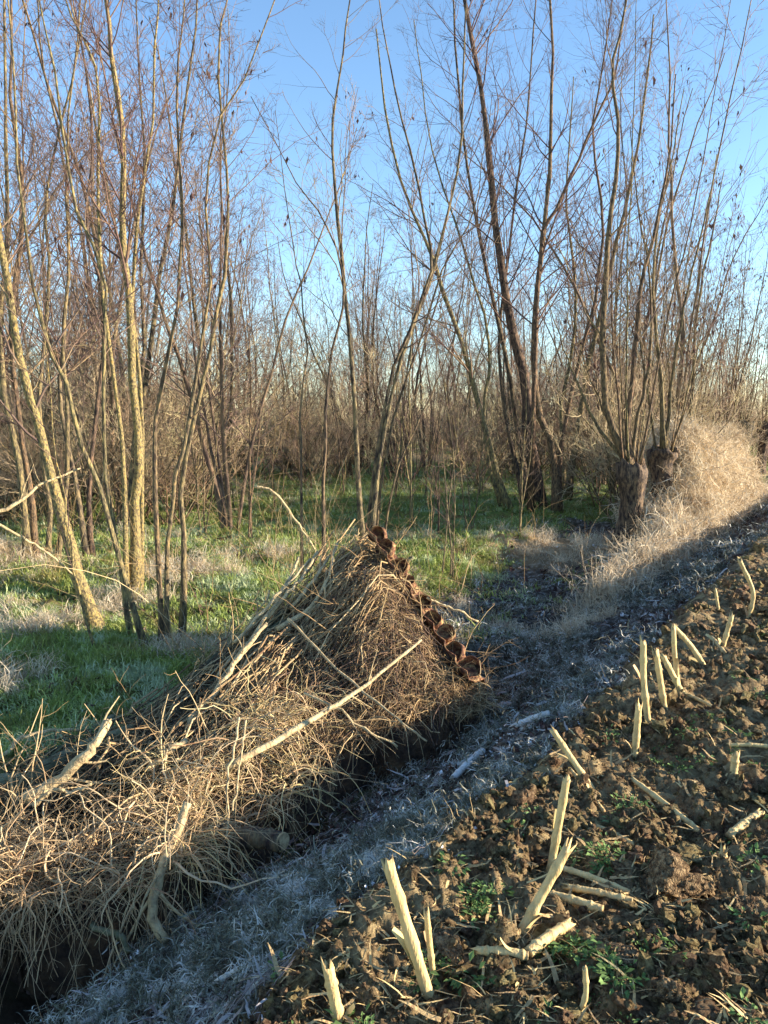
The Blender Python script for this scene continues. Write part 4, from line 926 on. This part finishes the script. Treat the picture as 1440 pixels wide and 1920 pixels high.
limb('fallen_branch', 'pale arched branch lying over the green grass at the left edge', [(-60, 1450, 4.2), (0, 1421, 4.3), (38, 1388, 4.4), (85, 1373, 4.5), (148, 1370, 4.6)], 10, 6, 'branch', side=3, seed=3)
limb('fallen_branch', 'long crooked branch lying diagonally across the brush pile', [(425, 1440, 3.55), (500, 1395, 3.7), (580, 1352, 3.9), (625, 1325, 4.05), (690, 1288, 4.25), (750, 1235, 4.5), (790, 1200, 4.7)], 15, 4, 'branch', side=5, seed=4)
limb('fallen_branch', 'pale mottled branch standing like a leg in the ditch', [(352, 1505, 3.2), (338, 1545, 3.15), (312, 1610, 3.05), (296, 1660, 2.98), (288, 1715, 2.92), (312, 1765, 2.85)], 17, 19, 'branch', side=3, seed=5, rough=.1)
limb('fallen_branch', 'pale stick leaning up the left slope of the brush pile', [(352, 1362, 4.2), (395, 1298, 4.5), (440, 1232, 4.8), (500, 1170, 5.1)], 14, 7, 'branch', side=2, seed=6)
limb('fallen_branch', 'short pale stick end left of the hanging vines', [(278, 1446, 3.7), (312, 1415, 3.8), (350, 1388, 3.9)], 15, 11, 'branch', side=1, seed=7)
lg = limb('log', 'dark log with its sawn end showing above the ditch', [(385, 1552, 3.5), (440, 1556, 3.42), (490, 1566, 3.36), (530, 1578, 3.28)], 46, 38, 'log', 'bark_dark', k=22, seed=8, rough=.06)
e0 = at(530, 1578, 3.28) - np.array(lg.location[:]); e1 = at(490, 1566, 3.36) - np.array(lg.location[:]); dd_ = (e0 - e1) / np.linalg.norm(e0 - e1)
mb = MB(); onetube(mb, np.array([e0 - dd_ * .004, e0 + dd_ * .004, e0 + dd_ * .006]), np.array([.041, .040, .036]), 20); ob('cut_end', mb.mesh('cut_end', M['branch'], False), lg)
limb('fallen_branch', 'dark stick lying in the shaded ditch bottom left', [(170, 1733, 2.95), (205, 1752, 2.9), (245, 1785, 2.85)], 13, 12, 'branch', 'log', seed=9)
limb('log', 'dark mossy log lying behind the thick broken branch', [(-60, 1470, 4.1), (60, 1460, 4.0), (150, 1410, 4.25), (250, 1370, 4.4)], 40, 30, 'log', 'log', k=14, seed=10)
limb('log', 'mossy log lying under the arched pale branch', [(-60, 1440, 4.35), (60, 1432, 4.4), (150, 1385, 4.6), (215, 1350, 4.8)], 34, 26, 'log', 'log', k=14, seed=11)
limb('fallen_branch', 'thin stem hanging straight down through the vines', [(448, 1345, 3.75), (440, 1420, 3.55), (432, 1500, 3.4), (430, 1580, 3.25), (434, 1640, 3.15)], 5, 3, 'branch', side=5, seed=12)
limb('fallen_branch', 'second thin stem hanging beside the straight one', [(461, 1350, 3.75), (452, 1400, 3.6), (445, 1450, 3.5), (436, 1520, 3.3)], 4, 3, 'branch', side=4, seed=13)
limb('fallen_branch', 'loose pale stick poking out right of the rusty strip', [(800, 1120, 5.7), (845, 1143, 5.7), (897, 1165, 5.7)], 5, 4, 'branch', seed=14)
limb('fallen_branch', 'dead pale branch sagging in from the left edge among the trunks', [(-40, 972, 6.2), (20, 950, 6.3), (60, 920, 6.4), (95, 900, 6.5), (150, 878, 6.7)], 8, 3, 'branch', side=4, seed=15)
limb('fallen_branch', 'thin dead branch slanting down right in front of the leaning trunk', [(-20, 975, 6.4), (40, 1010, 6.5), (90, 1045, 6.6), (138, 1078, 6.8)], 6, 3, 'branch', side=3, seed=16)
limb('fallen_branch', 'arched dead bough over the clearing left of the brush pile', [(478, 912, 9), (510, 925, 9), (560, 985, 9), (590, 1030, 9)], 6, 4, 'branch', side=4, seed=17)
stk = [((595, 1035), (500, 1160)), ((618, 1042), (545, 1140)), ((632, 1020), (565, 1180)), ((582, 1048), (440, 1205)), ((560, 1045), (515, 1130)), ((548, 1085), (380, 1330)), ((470, 1180), (370, 1350)), ((655, 1050), (520, 1200))]
for i, (a, c_) in enumerate(stk):
    f = 6.3 - .004 * (a[1] - 1040) - .1; g = 6.0 - (c_[1] - 1100) * .0062
    limb('upright_stick', ['pale stick poking highest out of the pile top', 'pale stick second from the highest on the pile top', 'pale stick leaning nearest the apex of the pile', 'long stick down the upper left edge of the pile', 'short stick leftmost above the pile edge', 'longest stick running down the pile to the vines', 'stick low on the left slope of the pile', 'stick just under the dark boughs at the pile top'][i],
         [(a[0], a[1], f), ((a[0] + c_[0]) / 2 + 4, (a[1] + c_[1]) / 2, (f + g) / 2 - .08), (c_[0], c_[1], g)], 5, 8, 'stick', 'branch', group='pale sticks poking out of the brush pile', k=6, seed=50 + i)
for i, pix in enumerate([[(775, 1045, 6.2), (700, 1075, 6.3), (610, 1120, 6.0), (500, 1185, 5.6)], [(740, 1035, 6.4), (660, 1070, 6.3), (560, 1130, 6.0), (470, 1200, 5.4)], [(770, 1085, 6.1), (690, 1090, 6.0), (600, 1130, 5.7), (520, 1180, 5.4)]]):
    limb('fallen_branch', ['uppermost dark bough bent over the top of the pile', 'dark bough in the middle over the top of the pile', 'pale-edged bough lowest over the top of the pile'][i], pix, 8, 10, 'branch', 'log' if i < 2 else 'branch', side=5, seed=70 + i)
for i, pix in enumerate([[(540, 1160, 5.2), (610, 1230, 4.9), (700, 1310, 4.5), (760, 1360, 4.3), (800, 1390, 4.2)], [(570, 1300, 4.2), (640, 1330, 4.1), (700, 1370, 4.05), (745, 1400, 4.05)], [(1000, 1, 0)]][:2]):
    limb('fallen_branch', ['thin trailing stem running down right across the pile face', 'thin bowed stem sagging into the ditch below the pile'][i], pix, 5, 4, 'branch', side=3, seed=80 + i)

# ------------------------------------------------------------------ maize stubble
def stalk(label, a, c_, wpx, lying=False, mtl='stalk', bend=None, seed=0, tilt=0.0, torn=True, name='maize_stalk'):
    """a = top pixel, c_ = base pixel"""
    rs = np.random.RandomState(300 + seed)
    base = gnd(*c_)
    if lying:
        top = gnd(*a); r = wpx / 2 / F * base[1]; base[2] += r * 1.0 + .015; top[2] += r * 1.0 + .02
        pts = [base, (base + top) / 2 + [0, 0, .005], top]
    else:
        top = at(a[0], a[1], base[1] + tilt); r = wpx / 2 / F * base[1]
        pts = [base - (top - base) * .12, base] + ([at(bend[0], bend[1], base[1] + tilt * .5)] if bend else [(base + top) / 2]) + [top]
    r = min(r, .017)
    n_ = 40; P = spline(pts, n_); u = np.linspace(0, 1, n_); L = np.linalg.norm(top - base)
    Rr = r * (1.02 - .12 * u) * (1 + .03 * rs.randn(n_))
    for nd in (.12 + .1 * rs.rand(), .5 + .15 * rs.rand(), .85): Rr *= 1 + .26 * np.exp(-((u - nd) / .025) ** 2)
    c0 = base.copy(); root = ob(name, None, loc=c0); tag(root, label, 'maize stalk', 'cut maize stalks on the field edge')
    mb = MB(); k = 12; V, q_ = tubes((P - c0)[None], Rr[None], k); V = V.reshape(n_, k, 3)
    d = (P[-1] - P[-2]); d /= np.linalg.norm(d)
    V[-1] += d * (rs.rand(k) ** 2 * r * (3.4 if torn else .4))[:, None]; V[-2] += d * (rs.rand(k) * r * .5)[:, None]; V[-1] += rs.randn(k, 3) * r * .12
    Vf = np.vstack([V.reshape(-1, 3), P[-1] - c0 - d * r * .6, P[0] - c0])
    t_ = [(n_ * k, (n_ - 1) * k + i, (n_ - 1) * k + (i + 1) % k) for i in range(k)] + [(n_ * k + 1, (i + 1) % k, i) for i in range(k)]
    tn = np.repeat(np.clip((.25 + u * (2.2 if not lying else 9) + .25 * rs.randn(n_)), 0, 1), k); tn = np.clip(tn + .18 * rs.randn(len(tn)), 0, 1)
    for nd in (.12, .5, .85): tn -= np.repeat(.35 * np.exp(-((u - nd - .01) / .02) ** 2), k)
    mb.add(Vf, q_, t_, a=np.concatenate([np.clip(tn, 0, 1), [.3, .1]])); ob('stem', mb.mesh('stem', M[mtl], True), root)
    # torn sheath leaf wrapped round and peeling off
    mb = MB(); f0 = .25 + .4 * rs.rand(); i0 = int(f0 * n_); nn = 7; a0 = rs.rand() * 6.28
    T = (P[-1] - P[0]); T /= np.linalg.norm(T); s1 = np.cross(T, [.3, .2, 1.]); s1 /= np.linalg.norm(s1); s2 = np.cross(T, s1)
    rows = []
    for j in range(nn):
        u_ = j / (nn - 1); ctr = P[min(i0, n_ - 1)] - c0 + T * u_ * L * .28; off = r * (1.08 + 1.8 * u_ ** 2.5)
        hw = (.9 - .75 * u_)
        rows.append([ctr + (s1 * cos(a0 + w_ * hw) + s2 * sin(a0 + w_ * hw)) * off for w_ in (-1.2, 0, 1.2)])
    idx = np.arange(nn * 3).reshape(nn, 3); q_ = np.stack([idx[:-1, :-1], idx[:-1, 1:], idx[1:, 1:], idx[1:, :-1]], -1).reshape(-1, 4)
    mb.add(np.array(rows), q_); ob('sheath', mb.mesh('sheath', M['straw'] if mtl == 'stalk' else M[mtl], True), root)
ST = [
 ('tall leaning stub nearest the camera, low in the middle', (730, 1628), (805, 1872), 27, 0, 'stalk', None, .0),
 ('stub with a frayed orange top at the bottom edge', (616, 1818), (640, 1935), 26, 0, 'stalk', None, .0),
 ('slim upright stub behind the two crossing stalks', (1062, 1464), (1032, 1630), 17, 0, 'stalk', None, .0),
 ('thick stub leaning right beside the stack of lying stalks', (1062, 1594), (975, 1752), 21, 0, 'stalk', None, .05),
 ('short curved stub below the green weeds at the bottom', (1097, 1818), (1082, 1915), 12, 0, 'stalk', (1098, 1865), .0),
 ('short pale piece lying flat left of the weeds', (900, 1803), (990, 1810), 19, 1, 'stalk', None, 0),
 ('split piece lying at an angle above the weeds', (1062, 1755), (990, 1805), 22, 1, 'stalk', None, 0),
 ('topmost of the three stalks lying half in shadow', (1052, 1642), (1180, 1688), 13, 1, 'stalk', None, 0),
 ('middle one of the three stalks lying half in shadow', (1065, 1680), (1186, 1704), 14, 1, 'stalk', None, 0),
 ('lowest, brownest of the three lying stalks', (1020, 1692), (1130, 1722), 17, 1, 'stalk', None, 0),
 ('leftmost tall stub in the standing group', (1206, 1205), (1216, 1362), 13, 0, 'stalk', (1207, 1280), 0),
 ('second tall stub in the standing group', (1231, 1230), (1247, 1336), 13, 0, 'stalk', None, 0),
 ('leaning stub in the middle of the standing group', (1244, 1232), (1280, 1302), 12, 0, 'stalk', None, 0),
 ('upright stub on the right of the standing group', (1263, 1182), (1272, 1290), 10, 0, 'stalk', (1265, 1230), 0),
 ('stub bent over to the right behind the standing group', (1266, 1178), (1322, 1252), 11, 0, 'stalk', (1296, 1212), 0),
 ('stub in front of and lower than the standing group', (1197, 1330), (1190, 1422), 14, 0, 'stalk', None, 0),
 ('kinked pale stub farthest up the field at the right edge', (1388, 1053), (1402, 1160), 10, 0, 'stalk', (1412, 1112), 0),
 ('small stub below the kinked one', (1371, 1158), (1354, 1216), 10, 0, 'stalk', None, 0),
 ('thinnest little stub left of the kinked one', (1342, 1110), (1348, 1150), 6, 0, 'stalk', None, 0),
 ('stalk lying head-down on the frost edge in the middle of the field border', (1038, 1372), (1112, 1482), 13, 0, 'stalk', None, .1),
 ('thin stalk lying under the one on the frost edge', (1070, 1455), (1132, 1532), 8, 1, 'stalk', None, 0),
 ('long stalk lying across bare soil on the right', (1186, 1475), (1312, 1572), 12, 1, 'stalk', None, 0),
 ('stout piece lying near the right edge', (1418, 1544), (1366, 1582), 16, 1, 'stalk', None, 0),
 ('short cut stump standing on bare soil near the right edge', (1379, 1416), (1374, 1462), 18, 0, 'stalk', None, 0),
 ('short yellow stalk lying in the green weeds', (1125, 1565), (1197, 1602), 10, 1, 'stalk', None, 0),
 ('stubby cut stump above the big earth clod', (1357, 1596), (1353, 1632), 15, 0, 'stalk', None, 0),
 ('thin stalk lying against the right edge of the picture', (1370, 1408), (1450, 1410), 8, 1, 'stalk', None, 0),
 ('thin stalk lying just right of the standing group', (1280, 1308), (1362, 1348), 7, 1, 'stalk', None, 0),
 ('frosted stalk lying on the shaded bank in the middle', (850, 1472), (905, 1418), 13, 1, 'stalk_frost', None, 0),
 ('broad frosted stalk lying highest on the shaded bank', (968, 1374), (1030, 1350), 18, 1, 'stalk_frost', None, 0),
 ('frosted thin stalk lying at the shadow edge left of the soil', (802, 1618), (895, 1562), 8, 1, 'stalk_frost', None, 0),
 ('grey stalk lying on the frost near the bottom left', (415, 1852), (490, 1815), 13, 1, 'stalk_frost', None, 0),
 ('stalk lying just past the standing group towards the kinked one', (1330, 1200), (1358, 1232), 8, 1, 'stalk', None, 0),
 ('broken stalk wedged behind the slim upright stub', (1070, 1500), (1060, 1462), 10, 0, 'stalk', None, 0),
 ('brown leaning husk right of the tall leaning stub', (800, 1715), (812, 1830), 13, 0, 'stalk', None, 0),
]
for i, (lb, a, c_, wp_, ly, mt, bd, tl) in enumerate(ST):
    stalk(lb + (', maize' if 'stalk' not in lb else ''), a, c_, wp_, bool(ly), mt, bd, i, tl)

# ------------------------------------------------------------------ earth clods
CL = [('largest dark earth clod with a shaded hollow on its left', 1262, 1655, 66, 52), ('squarish clod catching the sun below the largest one', 1190, 1795, 36, 36), ('clod right of the squarish one', 1244, 1758, 28, 18),
      ('long clod at the bottom right with a shaded side', 1262, 1868, 44, 30), ('clod between frost and soil left of the weeds', 838, 1530, 26, 26), ('rough clod at the right edge below the stout maize piece', 1395, 1715, 34, 26),
      ('small clod under the stubby maize stump', 1340, 1690, 18, 18), ('low crumbly clod left of the pale lying maize piece', 850, 1790, 36, 20), ('crumbly clod at the very bottom beside the tall stub', 760, 1885, 34, 22),
      ('clod at the bottom between stub and weeds', 960, 1870, 34, 20), ('clod on the dark soil above the tall leaning stub', 890, 1680, 28, 18), ('clod on the right edge near the bottom', 1400, 1820, 40, 24)]
for i, (lb, px, py, wx, hy) in enumerate(CL):
    p_ = gnd(px, py + hy * .6); r = wx / F * p_[1] * 1.05
    me_ = blob(r * 1.1, 5, .45, M['soil_clod'], 'earth_clod', 60 + i, (1.0, .85, .85 * min(1, hy / wx + .2)), True, 8)
    o = ob('earth_clod', me_, loc=(p_[0], p_[1] + r * .4, p_[2] + r * .18)); o.rotation_euler = (0, 0, .7 * i)
    tag(o, lb, 'clod', 'clods of earth on the field')
